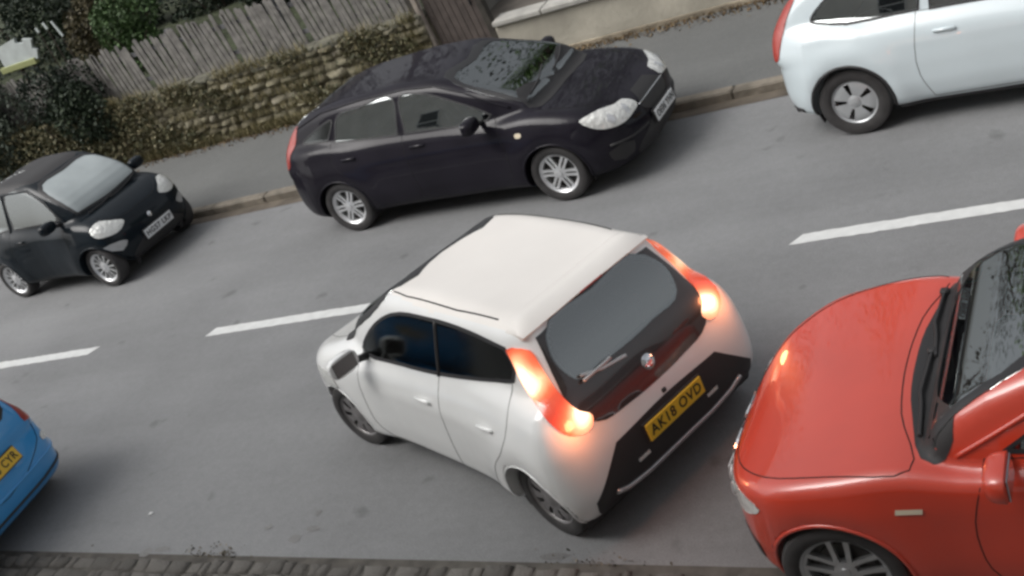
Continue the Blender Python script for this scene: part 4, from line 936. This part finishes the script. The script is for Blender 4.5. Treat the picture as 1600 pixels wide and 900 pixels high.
# ---------------- red car, lower right ----------------
def build_red():
    p = paint('orange red paint', (.62, .042, .012), rough=.36, dirt=.08, spec=1.)
    sp = dict(x0=-2.18, x1=2.05, wheels=(-1.33, 1.33), r=.32, track=.775, rim=.225, tw=.205, belt=.94, k=.08, kg=.10, ku=.04, ztop=1.55, tumble=.33, tcurve=.12, zbot=.2,
        side=[(-2.05, .25), (-2.15, .42), (-2.17, .65), (-2.10, .93), (-1.6, 1.0), (-.8, .96), (.2, .92), (.7, .905), (.95, .945), (1.3, .912), (1.65, .83), (1.90, .72), (2.0, .60), (2.035, .45), (2.0, .30), (1.8, .20), (-1.8, .20)],
        green=[(-2.05, .75), (-2.02, 1.0), (-1.75, 1.22), (-1.3, 1.36), (-.7, 1.42), (-.2, 1.42), (.1, 1.37), (.86, .94), (.9, .75)],
        plan=[(-2.17, 0), (-2.14, .45), (-2.0, .74), (-1.7, .85), (-1.33, .885), (-.4, .875), (.6, .87), (1.33, .885), (1.62, .83), (1.82, .68), (1.96, .42), (2.035, 0)],
        gwidth=[(-2.0, .62), (-1.5, .70), (-.8, .755), (.2, .765), (.6, .755), (.9, .72)],
        inset=[(.12, .08), (.25, .02), (.42, 0), (.60, 0), (.76, .0), (.9, .02), (1.0, .07), (1.2, .2)], flare=[(-1.33, .02), (1.33, .02)])
    c = Car('red_car', sp, car_mats(paint=p), (-.083, 4.955, .02), 3.072, 'orange red car parked at the near kerb, nose behind the white city car')
    m = c.m
    c.window([(.52, .975, 1), (.20, 1.19), (-.12, 1.33), (-.6, 1.355), (-.63, .99, 1)], 'side', 'door_window', m['glass'], mirror=True)
    c.window([(-.70, .99, 1), (-.67, 1.35), (-1.15, 1.31), (-1.5, 1.19), (-1.62, 1.05)], 'side', 'quarter_window', m['dark_glass'], mirror=True)
    c.window([(-.70, .985, 1), (-.56, 1.285), (0, 1.315), (.56, 1.285), (.70, .985, 1), (.4, .972), (0, .968), (-.4, .972)], 'front', 'windscreen', glass('sky lit windscreen glass', (.8, .85, .85), 5.6), w=.035)
    c.window([(-.5, 1.06), (-.45, 1.21), (0, 1.235), (.45, 1.21), (.5, 1.06)], 'rear', 'rear_window', m['dark_glass'])
    for sg in (1, -1):
        ax, tf = corner_ax('front', sg, .75)
        L = c.patch(smooth_poly(tf([(1.66, .80, .70), (1.78, .72, .725), (1.92, .52, .70), (1.97, .38, .66), (1.97, .42, .60), (1.92, .60, .58), (1.80, .73, .60)]), 3), ax, 'headlamp', m['lens'], off=.005, step=.025)[0]
        for (x, y, z, r) in ((1.90, .60, .645, .042), (1.94, .47, .645, .042)):
            c.patch(smooth_poly(tf([(x-r*.5, y+r*.6, z), (x, y, z+r), (x+r*.5, y-r*.6, z), (x, y, z-r)]), 4), ax, 'lamp_bowl', m['bright'], off=.009, step=.02, parent=L, dome=.008)
        # kidney grilles
        c.patch(smooth_poly([(sg*.03, .53), (sg*.03, .64), (sg*.20, .65), (sg*.24, .60), (sg*.20, .53)], 3), 'front', 'upper_grille', m['black'], off=.004, step=.03)
        c.band(smooth_poly([(sg*.02, .52), (sg*.02, .65), (sg*.21, .66), (sg*.255, .60), (sg*.21, .52)], 3), 'front', 'grille_trim', m['chrome'], w=.012, off=.010)
        ax2, tf2 = corner_ax('rear', sg, .7)
        c.patch(smooth_poly(tf2([(-1.98, .76, .90), (-2.1, .6, .90), (-2.14, .55, .76), (-2.02, .76, .76)]), 2), ax2, 'tail_lamp', m['red_lens'], off=.005, step=.03)
        c.patch(smooth_poly(tf([(1.80, .76, .40), (1.95, .58, .40), (1.95, .58, .30), (1.80, .76, .30)]), 2), ax, 'fog_lamp', m['black'], off=.004, step=.03)
    c.patch(smooth_poly([(-.45, .40), (-.5, .30), (-.4, .25), (.4, .25), (.5, .30), (.45, .40)], 3), 'front', 'lower_grille', m['black'], off=.004)
    c.plate('front', .45, 'YK07 FRD'); c.plate('rear', .72, 'YK07 FRD', True)
    bl = smooth_poly([(.90, -.80), (1.3, -.81), (1.62, -.73), (1.80, -.58), (1.92, -.28), (1.945, 0), (1.92, .28), (1.80, .58), (1.62, .73), (1.3, .81), (.90, .80), (.99, .4), (1.02, 0), (.99, -.4)], 4)
    bonnet(c, bl, p)
    c.patch(smooth_poly([(.70, -.71), (.80, -.4), (.83, 0), (.80, .4), (.70, .71), (.80, .755), (.94, .4), (.975, 0), (.94, -.4), (.80, -.755)], 4), 'top', 'scuttle', m['black'], off=.004)
    for y0, y1 in ((-.62, -.02), (-.08, .60)):
        q = resample(np.array([(.90, y0), (.915, (y0+y1)/2), (.86, y1)]), .05, False); P, N = c.project(q, 'top', .022); w_ = MB().tube(P, .011, 6); w_.box(tuple(P[0]), (.05, .05, .03), bev=.01); w_.build('wiper', m['black'], c.root, True)
    door(c, 'door', smooth_poly([(.58, .95, 1), (.66, .6), (.60, .33), (.50, .25, 1), (-.68, .25, 1), (-.78, .5), (-.70, 1.0, 1)], 4), p)
    handles(c, (-.48,), .82, p)
    c.patch([(.87, .748), (.99, .754), (.985, .776), (.865, .770)], 'side', 'side_repeater', m['amber'], off=.008, step=.015, mirror=True)
    c.take(c.region(smooth_poly([(-1.2, -.45), (-1.2, .45), (-.6, .5), (-.1, .48), (0, 0), (-.1, -.48), (-.6, -.5)], 4), 'top', 0, .5), 'roof', p)
    c.line([(.70, .955), (.24, 1.225), (-.12, 1.375), (-.6, 1.395), (-1.2, 1.35), (-1.7, 1.13)], 'side', 'roof_trim', p, r=.014, mirror=True)
    c.mirror_arm(.46, .95, 1.02, p, 1.0)
    c.arches(mt=p); c.interior(xf=-.15, xr=-1.0, floor=.30, w=.36, dash=.50); c.finish()
    c.wheels(dict(kind='spoke', n=5, w=.032, twin=.026, spread=1.8, hub=.26, ring=True, mat=m['silver']))
    return c
RED = build_red()

# ---------------- blue car, lower left ----------------
def build_blue():
    p = paint('mid blue paint', (.03, .29, .66), rough=.3, dirt=.05)
    sp = dict(x0=-1.92, x1=2.0, wheels=(-1.24, 1.24), r=.30, track=.74, rim=.20, tw=.18, belt=.93, k=.11, kg=.11, ku=.05, ztop=1.62, tumble=.30, tcurve=.12, zbot=.2,
        side=[(-1.78, .22), (-1.88, .34), (-1.905, .48), (-1.87, .60), (-1.82, .74), (-1.78, .93), (-1.4, .99), (-.4, .95), (.6, .92), (.9, .94), (1.3, .88), (1.7, .76), (1.9, .62), (1.97, .45), (1.9, .25), (1.6, .18), (-1.6, .19)],
        green=[(-1.80, .75), (-1.78, .95), (-1.66, 1.20), (-1.45, 1.38), (-.9, 1.46), (-.2, 1.48), (.2, 1.43), (1.0, .93), (1.0, .75)],
        plan=[(-1.905, 0), (-1.88, .45), (-1.78, .70), (-1.6, .80), (-1.24, .84), (-.4, .84), (.6, .835), (1.24, .84), (1.6, .77), (1.82, .6), (1.94, .3), (1.97, 0)],
        gwidth=[(-1.8, .64), (-1.3, .70), (-.6, .72), (.3, .72), (1.0, .64)],
        inset=[(.12, .08), (.25, .02), (.42, 0), (.60, 0), (.76, .015), (.9, .06), (1.0, .10), (1.2, .2)], flare=[(-1.24, .02), (1.24, .02)])
    c = Car('blue_hatchback', sp, car_mats(paint=p), (-10.40, 5.06, 0), math.pi+.05, 'bright blue hatchback at the lower left of the road, only its rear corner in view')
    m = c.m
    c.window([(.60, .975, 1), (.20, 1.22), (-.12, 1.37), (-.5, 1.39), (-.53, .98, 1)], 'side', 'door_window', m['glass'], mirror=True)
    c.window([(-.60, .98, 1), (-.57, 1.39), (-1.1, 1.36), (-1.35, 1.25), (-1.42, 1.02, 1)], 'side', 'quarter_window', m['glass'], mirror=True)
    c.window([(-.58, .97, 1), (-.5, 1.38), (0, 1.42), (.5, 1.38), (.58, .97, 1)], 'front', 'windscreen', m['screen'])
    c.window([(-.52, 1.0), (-.46, 1.32), (0, 1.36), (.46, 1.32), (.52, 1.0), (0, .96)], 'rear', 'rear_window', m['dark_glass'])
    for sg in (1, -1):
        ax2, tf2 = corner_ax('rear', sg, .8)
        c.patch(smooth_poly(tf2([(-1.50, .64, 1.28), (-1.60, .60, 1.26), (-1.76, .62, .98), (-1.82, .60, .80), (-1.74, .74, .80), (-1.66, .72, 1.0)]), 3), ax2, 'tail_lamp', m['red_lens'], off=.008, step=.03)
        ax, tf = corner_ax('front', sg, .6)
        c.patch(smooth_poly(tf([(1.5, .78, .78), (1.75, .64, .76), (1.88, .42, .68), (1.88, .5, .60), (1.6, .76, .66)]), 3), ax, 'headlamp', m['lens'], off=.006, step=.03)
        c.patch(smooth_poly(tf2([(-1.80, .62, .60), (-1.74, .70, .60), (-1.74, .70, .555), (-1.80, .62, .555)]), 2), ax2, 'rear_reflector', m['lens'], off=.006, step=.02)
    c.line([(-.80, .45), (-.4, .47), (.4, .47), (.80, .45)], 'rear', 'bumper_ledge', p, r=.016, off=0)
    c.line([(-.78, .33), (-.4, .31), (.4, .31), (.78, .33)], 'rear', 'bumper_strip', m['black'], r=.018, off=-.004)
    c.line(smooth_poly([(-.64, .98), (-.60, .62), (-.5, .56), (.5, .56), (.60, .62), (.64, .98)], 4, closed=False), 'rear', 'tailgate_gap', m['gap'], r=.004)
    c.plate('rear', .67, 'WA05 CYR', True, yc=-.07)
    door(c, 'door', smooth_poly([(.66, .95, 1), (.74, .6), (.66, .33), (.56, .25, 1), (-.56, .25, 1), (-.66, .5), (-.60, 1.0, 1)], 4), p)
    handles(c, (-.38,), .82, p)
    c.mirror_arm(.55, .90, 1.0, p)
    c.arches(mt=p); c.interior(xf=.05, xr=-.85, floor=.32, w=.34, dash=.66); c.finish()
    c.wheels(dict(kind='disc', n=7, sw=.12, r0=.45, r1=.88, mat=m['cover']))
    return c
BLUE = build_blue()
# ---------------- rubble garden wall on the far side, left of the gate ----------------
GX0, GX1 = -8.25, -7.33     # gate opening
def rubble_wall():
    rs = np.random.RandomState(11); root = empty('stone_wall', (-20, WY, 0)); tag(root, 'rough rubble stone wall under the grey picket fence, left of the brown gate', 'wall')
    V = []; F = []; T = []
    x0, x1 = -45., GX0-.06; z = .06; row = 0
    while z < 1.06:
        h = rs.uniform(.09, .19); x = x0+rs.uniform(0, .2)
        while x < x1-.03:
            l = min(rs.uniform(.12, .42), x1-x); zz = z+rs.uniform(-.02, .02); hh = h*rs.uniform(.8, 1.08); n = len(V); d = rs.uniform(.0, .07)+.03*max(0, .5-z)
            nu, nv = 5, 4; g = .5
            for i in range(nu):
                for j in range(nv):
                    u, v = i/(nu-1), j/(nv-1); e = (1-(2*u-1)**4)*(1-(2*v-1)**4)
                    V.append((x+20+u*(l-.006)+rs.uniform(-.012, .012), -(d+.04)*e**.5+.03+rs.uniform(-.012, .012), zz+v*(hh-.002)+rs.uniform(-.01, .01)))
            for i in range(nu-1):
                for j in range(nv-1): F.append((n+i*nv+j, n+(i+1)*nv+j, n+(i+1)*nv+j+1, n+i*nv+j+1)); 
            T += [rs.uniform(0, 1)]*((nu-1)*(nv-1)); x += l
        z += h
    st = tone_mat('weathered rubble stone', [(0, (.17, .15, .10)), (.45, (.235, .215, .145)), (.8, (.29, .265, .19)), (1, (.38, .35, .27))], .92, bump=(18, .9, .04), noise=(3.2, .9))
    obj('stone_face', qmesh('m', V, F, T, True), st, root)
    core = MB(); core.box(((x0+x1)/2+20, .24, .5), (x1-x0, .40, 1.06)); core.build('mortar_core', mat('earthy mortar', (.15, .13, .085), .95, noise=(5, .5, 8), bump=(20, 1, .04)), root)
    cap = MB(); x = x0
    while x < x1-.1:
        l = min(rs.uniform(.3, .6), x1-x); cap.box((x+20+l/2, .2, 1.08+rs.uniform(-.02, .02)), (l-.02, .46, .09+rs.uniform(-.02, .03)), bev=.025, rot=Matrix.Rotation(rs.uniform(-.03, .03), 3, 'Y')); x += l
    cap.build('capping', mat('mossy cap stone', (.15, .145, .11), .95, noise=(4, .5, 8), bump=(20, 1, .03)), root)
rubble_wall()
# ---------------- picket fence ----------------
def fence():
    rs = random.Random(3); root = empty('picket_fence', (-12, WY+.32, 1.12)); tag(root, 'weathered grey picket fence standing on top of the rubble wall', 'fence')
    wood = mat('weathered grey wood', (.195, .185, .172), .85, noise=(7, .4, 8), bump=(30, .5, .01)); dk = mat('dark grey wood', (.13, .13, .135), .9, noise=(7, .4, 8))
    x = -19.5; k = 0; tn = 0
    me = None
    while x < GX0-.15:
        w = .075*rs.uniform(.9, 1.1); h = .82*rs.uniform(.93, 1.07); l = -.10+rs.uniform(-.05, .05)
        if rs.random() > .04:
            m = MB(); b = .004; t = .018; z0 = -.02
            pts = [(-w/2, z0), (w/2, z0), (w/2, h-.03), (w*.2, h), (-w*.2, h), (-w/2, h-.03)]
            n = len(pts); V = [(px+12+x+l*pz, y, pz) for y in (-t/2, t/2) for px, pz in pts]
            m.add(V, [tuple(range(n)), tuple(n+i for i in range(n))[::-1]]+[(i, (i+1) % n+0, n+(i+1) % n, n+i)[::-1] for i in range(n)])
            if k < 98: m.build('picket', wood, root)
            else:
                if me is None: me = MB()
                me.add(m.v, m.f)
            k += 1
        x += .098
    if me: tag(me.build('pickets_beyond', wood, root), kind='stuff')
    for z in (.18, .62): m = MB(); m.box((-13.9+12, .036, z), (11.2, .035, .07), bev=.005); m.build('rail', dk, root)
    for i in range(6): m = MB(); px = -19.2+i*2.1; m.box((px+12, .085, .34), (.09, .09, 1.0), bev=.008); m.build('post', dk, root)
fence()
# ---------------- gate and its posts ----------------
def gate():
    root = empty('garden_gate', ((GX0+GX1)/2, WY+.16, .1)); root.rotation_euler = (0, R(-4), 0); tag(root, 'tall dark brown boarded gate between the rubble wall and the pale rendered wall', 'gate')
    br = mat('dark brown stained wood', (.085, .068, .060), .7, noise=(5, .35, 8), bump=(30, .4, .01)); w = GX1-GX0
    m = MB(); n = 8
    for i in range(n): m.box((-w/2+.06+(w-.12)*(i+.5)/n, -.01, .95), ((w-.12)/n-.006, .03, 1.86), bev=.004)
    m.build('boarding', br, root)
    m = MB()
    for z in (.3, .95, 1.6): m.box((0, .03, z), (w-.14, .04, .12), bev=.006)
    m.build('gate_brace', br, root)
    m = MB(); m.box((.3, -.035, 1.0), (.03, .03, .16), bev=.008); m.build('latch', MM['black'], root)
    pale = mat('pale weathered post', (.30, .26, .225), .8, noise=(9, .25)); d2 = mat('dark post', (.045, .04, .033), .85, noise=(9, .3))
    m = MB(); m.box((-w/2-.005, -.08, 1.0), (.075, .075, 2.15), bev=.008); m.build('gate_post', pale, root)
    m = MB(); m.box((-w/2-.10, -.02, 1.0), (.10, .12, 2.15), bev=.008); m.build('gate_post', d2, root)
    m = MB(); m.box((w/2-.01, -.02, 1.0), (.10, .12, 2.15), bev=.008); m.build('gate_post', d2, root)
gate()
# ---------------- pale rendered wall with coping, right of the gate ----------------
def render_wall():
    x0, x1 = GX1+.05, 30; root = empty('rendered_wall', (x0, WY, 0)); tag(root, 'low pale rendered wall with flat coping stones, right of the brown gate', 'wall')
    L = x1-x0; V = []; F = []; nx = 150; nz = 8; rs = np.random.RandomState(2)
    m = mat('stained cement render', (.38, .355, .295), .9, noise=(1.3, .30, 9), bump=(14, .5, .02))
    MB().box((L/2, .13, .385), (L, .26, .60), bev=.01).build('wall_face', m, root)
    MB().box((L/2, .12, .10), (L, .29, .14), bev=.01).build('plinth', mat('dirty plinth', (.27, .23, .17), .95, noise=(2.5, .4, 8), bump=(18, .8, .03)), root)
    c = MB(); x = 0; r2 = random.Random(4)
    while x < L: l = r2.uniform(.7, .95); c.box((x+l/2, .12, .725), (l-.012, .36, .075), bev=.014); x += l
    c.build('coping', mat('pale coping stone', (.38, .37, .34), .85, noise=(4, .2, 8)), root)
render_wall()
sheet('garden_ground', -60, GX0-.3, WY+.44, 60, 1.0, mat('garden soil and grass', (.045, .055, .026), .95, noise=(2, .5, 8), bump=(10, 1, .1)))
o_ = MB().box((0, 0, .5), (.2, 44, 1.06), bev=.01).build('retaining_wall', mat('plain cement wall', (.2, .19, .17), .9, noise=(1.5, .3, 8))); o_.location = (GX0-.22, WY+22.5, 0); tag(o_, 'plain cement side wall running back from the gate, holding up the hedge garden', 'wall')
sheet('driveway', GX0-.3, 60, WY+.26, 60, .35, mat('brown driveway', (.10, .088, .075), .95, noise=(3, .3, 8)))

# ---------------- dry grass, moss and ivy on the wall ----------------
rs = np.random.RandomState(8)
n = 14000; X = rs.uniform(-21, GX0-.1, n); Z = rs.choice([.10, .35, .6, .85, 1.1], n, p=[.42, .12, .12, .14, .20])+rs.uniform(-.03, .03, n); P = np.stack([X, WY-.06-rs.uniform(0, .10, n)*(Z < .2), Z], 1)
cl = np.sin(X*2.1)+np.sin(X*5.3+1)+rs.normal(size=n)*.7+ (Z<.2)*.8; P = P[cl > -.2]; V, F = blades(P, .16, rs, .006, .9)
tag(obj('dry_grass', qmesh('m', V, F, np.repeat(rs.uniform(0, 1, len(P)), 2)), tone_mat('dry grass', [(0, (.10, .10, .045)), (.5, (.25, .215, .11)), (1, (.42, .37, .22))], .8)), kind='stuff')
n = 26000; X = rs.uniform(-22, GX0-.2, n); Z = rs.uniform(.1, 1.2, n); dens = np.sin(X*1.3+.5)*.5+np.sin(X*3.7+Z*4)*.5+np.sin(Z*9+X*2)*.4+rs.normal(size=n)*.35+np.clip((-13.6-X)*.9, 0, 2.5)
k = dens > .35; P = np.stack([X, WY-.05-rs.uniform(0, .12, n)-np.clip(-14-X, 0, 3)*.12*rs.uniform(0, 1, n), Z], 1)[k]; V, F = cards(P, .06, rs)
tag(obj('ivy', qmesh('m', V, F, np.repeat(rs.uniform(0, 1, len(P)), 2)), leafmat('ivy leaves', (.05, .058, .03), (.13, .125, .065), (.25, .215, .125))), kind='stuff')
n = 5000; P = np.stack([rs.uniform(-22, 2, n), WY-.02-np.abs(rs.normal(size=n))*.16, np.full(n, .105)], 1); P[:, 2] += rs.uniform(0, .02, n); V, F = cards(P, .045, rs, up=.8)
tag(obj('leaf_litter', qmesh('m', V, F, np.repeat(rs.uniform(0, 1, n), 2)), tone_mat('dead leaves', [(0, (.05, .035, .02)), (.6, (.14, .09, .045)), (1, (.24, .18, .10))], .85)), kind='stuff')
# debris and moss along the near edge
n = 5200; X = rs.uniform(-12, 1, n); c = np.sin(X*1.7)+np.sin(X*4.1+2)+rs.normal(size=n)*.6; P = np.stack([X, 4.63-.061*(X+3.2)+np.abs(rs.normal(size=n))*.06, rs.uniform(.004, .022, n)], 1)[c > 1.9]; V, F = cards(P, .022, rs, up=.7)
tag(obj('gutter_debris', qmesh('m', V, F, np.repeat(rs.uniform(0, 1, len(P)), 2)), tone_mat('gutter debris', [(0, (.09, .085, .07)), (.7, (.14, .12, .09)), (1, (.3, .26, .2))], .9)), kind='stuff')
# ---------------- hedge and shrubs ----------------
G1 = leafmat('dark evergreen leaves', (.010, .018, .012), (.022, .036, .020), (.05, .07, .035)); G2 = leafmat('fresh green leaves', (.03, .055, .018), (.06, .11, .035), (.11, .18, .065)); G3 = leafmat('brown green leaves', (.035, .03, .016), (.07, .06, .03), (.12, .10, .05))
G4 = leafmat('greyish green leaves', (.02, .03, .022), (.05, .065, .045), (.10, .12, .085))
bush('evergreen_shrub', (-15.5, WY+.1, 1.25), (1.2, .7, 1.15), 12000, .075, G1, 'dark evergreen shrub spilling over the wall where the picket fence starts', 'shrub', seed=1)
bush('evergreen_shrub', (-17.4, WY+.2, 1.45), (1.5, .9, 1.35), 15000, .08, G4, 'greyish green shrub hanging over the wall above the tiny black car', 'shrub', seed=2)
bush('evergreen_shrub', (-19.9, WY+.3, 1.35), (1.6, 1.0, 1.35), 15000, .085, G4, 'broad dull green shrub at the left edge, below the white board', 'shrub', seed=3)
bush('leafy_shrub', (-15.6, 16.7, 1.8), (1.05, .6, .85), 4500, .085, G2, 'bright green shrub behind the left end of the picket fence', 'shrub', seed=4)
bush('leafy_shrub', (-17.0, 18.0, 1.9), (.9, .8, .9), 4500, .09, G3, 'brownish shrub left of the bright green one', 'shrub', seed=5)
for i, (x, y, z, r, lab) in enumerate([(-19.5, 20.5, 2.0, 1.5, 'dark hedge bush in the far top left corner'), (-16.3, 20.5, 1.9, 1.5, 'dark hedge bush behind the brownish shrub'), (-13.6, 19.0, 1.8, 1.4, 'dark hedge bush behind the bright green shrub'), (-11.4, 18.0, 1.7, 1.2, 'dark hedge bush behind the middle of the picket fence'), (-22.6, 21, 2.1, 1.8, 'dark hedge bush beyond the white board'), (-24.0, 17.5, 1.9, 1.6, 'dark bush out past the left edge')]):
    bush('hedge_bush', (x, y, z), (r, r*.8, r), 9000, .10, G1, lab, 'hedge', 'dark hedge behind the fence', seed=20+i, lumps=12)
def tree(name, x, y, h, r, seed, label, m, z0=.35, nl=16000):
    rs = np.random.RandomState(seed); root = empty(name, (x, y, z0)); tag(root, label, 'tree', 'trees behind the walls'); tr = MB()
    tr.tube([(0, 0, -.2), (.05, 0, h*.3), (-.05, .05, h*.6), (0, 0, h*.9)], [.2, .15, .09, .03], 10); tk = tr.build('trunk', BARK, root, True); br = MB()
    for k in range(12):
        a = k*2.4; z = h*(.35+.04*k); l = r*rs.uniform(.6, 1); br.tube([(0, 0, z), (math.cos(a)*l*.5, math.sin(a)*l*.5, z+l*.35), (math.cos(a)*l, math.sin(a)*l, z+l*.5)], [.06, .035, .012], 6)
    br.build('limbs', BARK, root, True); P, t = blob_points(nl, (0, 0, h*.72), (r, r, h*.36), rs, 26, .3); V, F = cards(P, .13, rs)
    obj('crown', qmesh('m', V, F, np.repeat(np.clip(.5*t+rs.uniform(0, .5, len(P)), 0, 1), 2)), m, root)
tree('garden_tree', -5.6, 20.0, 10., 2.3, 31, 'leafy tree behind the gate and rendered wall, beyond the top edge', leafmat('spring green leaves', (.03, .06, .015), (.09, .16, .045), (.17, .27, .09)), nl=5200)
tree('garden_tree', -12.6, 20.5, 7.5, 2.6, 34, 'loose crowned tree behind the middle of the hedge', G3, 1., 3000)
tree('garden_tree', -9.4, 23.5, 8.0, 2.4, 35, 'thin tree behind the right end of the hedge', G4, 1., 3000)
tree('garden_tree', 3.5, 18.5, 7.0, 2.4, 32, 'leafy tree further right behind the rendered wall', leafmat('mid green leaves', (.02, .04, .012), (.05, .09, .03), (.09, .15, .05)))
tree('garden_tree', -19.5, 24.5, 7.0, 2.8, 33, 'dark tree behind the hedge at the top left', G1, 1.)
# ---------------- white board in the hedge ----------------
def board():
    root = empty('garden_board', (-18.34, 16.8, 1.0), 0); tag(root, 'white board with a yellow green lower edge standing among the shrubs at the top left', 'board')
    wm = mat('weathered white board', (.48, .52, .51), .6, noise=(4, .15)); 
    V = [(x*1.5, z) for x, z in [(-.42, 0), (.20, 0), (.26, .16), (.20, .22), (.26, .38), (.12, .44), (.10, .36), (-.02, .40), (.0, .50), (-.42, .42)]]
    t = .03; n = len(V); m = MB(); m.add([(x, y, z+.80) for y in (-t, t) for x, z in V], [tuple(range(n)), tuple(n+i for i in range(n))[::-1]]+[(i, n+i, n+(i+1) % n, (i+1) % n) for i in range(n)]); m.build('board_face', wm, root)
    m = MB(); m.box((-.25, -.02, .78), (1.0, .10, .12), bev=.01); m.build('lower_edge', mat('yellow green board edge', (.30, .32, .14), .7), root)
    m = MB(); m.box((-.30, .02, .2), (.06, .06, 1.1)); m.box((.10, .02, .2), (.06, .06, 1.1)); m.build('board_leg', BARK, root)
    for i, (x, z, h) in enumerate(((-17.70, 2.29, .10), (-17.46, 2.32, .14), (-17.22, 2.20, .34))):
        r2 = empty('plant_marker', (x, 16.8, z-.9)); tag(r2, ['small white marker, shortest of the three right of the white board', 'small white marker, middle one of the three right of the white board', 'white marker, tallest of the three right of the white board'][i], 'garden marker', 'white markers in the shrubs')
        m = MB(); m.box((0, 0, .9), (.055, .02, h), bev=.005, rot=Matrix.Rotation(-.25, 3, 'Y')); m.build('marker_head', wm, r2); m = MB(); m.tube([(0, .02, 0), (0, .02, .9)], .012, 6); m.build('stake', BARK, r2)
board()
# ---------------- unseen terraced house behind the camera, height and pale front shaped for shade and bounce ----------------
def house():
    root = empty('unseen_terraced_house', (-2, -.35, .04)); tag(root, 'cream rendered terraced house the view is taken from, unseen behind the camera, shaped to shade the near road', 'house')
    bm = bpy.data.materials.new('brick'); bm.use_nodes = True; t = bm.node_tree; b = t.nodes['Principled BSDF']; br = t.nodes.new('ShaderNodeTexBrick'); tc = t.nodes.new('ShaderNodeTexCoord'); mp = t.nodes.new('ShaderNodeMapping'); mp.inputs['Rotation'].default_value = (R(90), 0, 0)
    t.links.new(tc.outputs['Object'], mp.inputs[0]); t.links.new(mp.outputs[0], br.inputs['Vector']); br.inputs['Scale'].default_value = 4.4
    br.inputs['Color1'].default_value = (.16, .075, .05, 1); br.inputs['Color2'].default_value = (.10, .05, .035, 1); br.inputs['Mortar'].default_value = (.2, .18, .15, 1); t.links.new(br.outputs[0], b.inputs['Base Color']); b.inputs['Roughness'].default_value = .9
    bm2 = mat('pale bounce render', (.78, .76, .71), .9, noise=(.8, .12, 8))
    MB().box((0, -3.5, 4.9), (44, 7, 9.8)).build('wall', bm2, root); MB().box((0, .03, .35), (44, .05, .7)).build('plinth', bm, root)
    V = [(-22.3, .35, 9.8), (22.3, .35, 9.8), (22.3, -3.5, 12.8), (-22.3, -3.5, 12.8), (22.3, -7.3, 9.8), (-22.3, -7.3, 9.8)]
    m = MB(); m.add(V, [(0, 1, 2, 3), (3, 2, 4, 5), (0, 3, 5), (1, 4, 2), (0, 5, 4, 1)]); m.build('roof', mat('slate', (.06, .06, .07), .7, noise=(4, .2)), root)
    for x in (-13.5, -9, -4.5, 4.5, 9, 13.5):
        for z in (1.7, 5.2, 8.3):
            f = MB(); f.box((x, .03, z), (1.3, .08, 1.6), bev=.01); fr = f.build('window', mat('white frame', (.7, .7, .68), .5) if 'white frame' not in bpy.data.materials else bpy.data.materials['white frame'], root)
            MB().box((x, .075, z+.37), (1.14, .02, .66)).build('pane', MM['dark_glass'], fr); MB().box((x, .075, z-.37), (1.14, .02, .66)).build('pane', MM['dark_glass'], fr)
    for x in (-6.8, 6.8): d = MB().box((x, .03, 1.05), (.95, .08, 2.05), bev=.01).build('door', mat('green door', (.03, .09, .06), .4), root); MB().box((x+.36, .09, 1.0), (.03, .05, .12), bev=.01).build('handle', MM['chrome'], d)
house()
# small scrap on the road
o = MB().box((0, 0, .006), (.035, .03, .008), bev=.003).build('litter', mat('white paper scrap', (.7, .7, .7), .8)); o.location = (-7.34, 5.35, .002); tag(o, 'tiny white scrap of litter on the road right of the blue hatchback', 'litter')
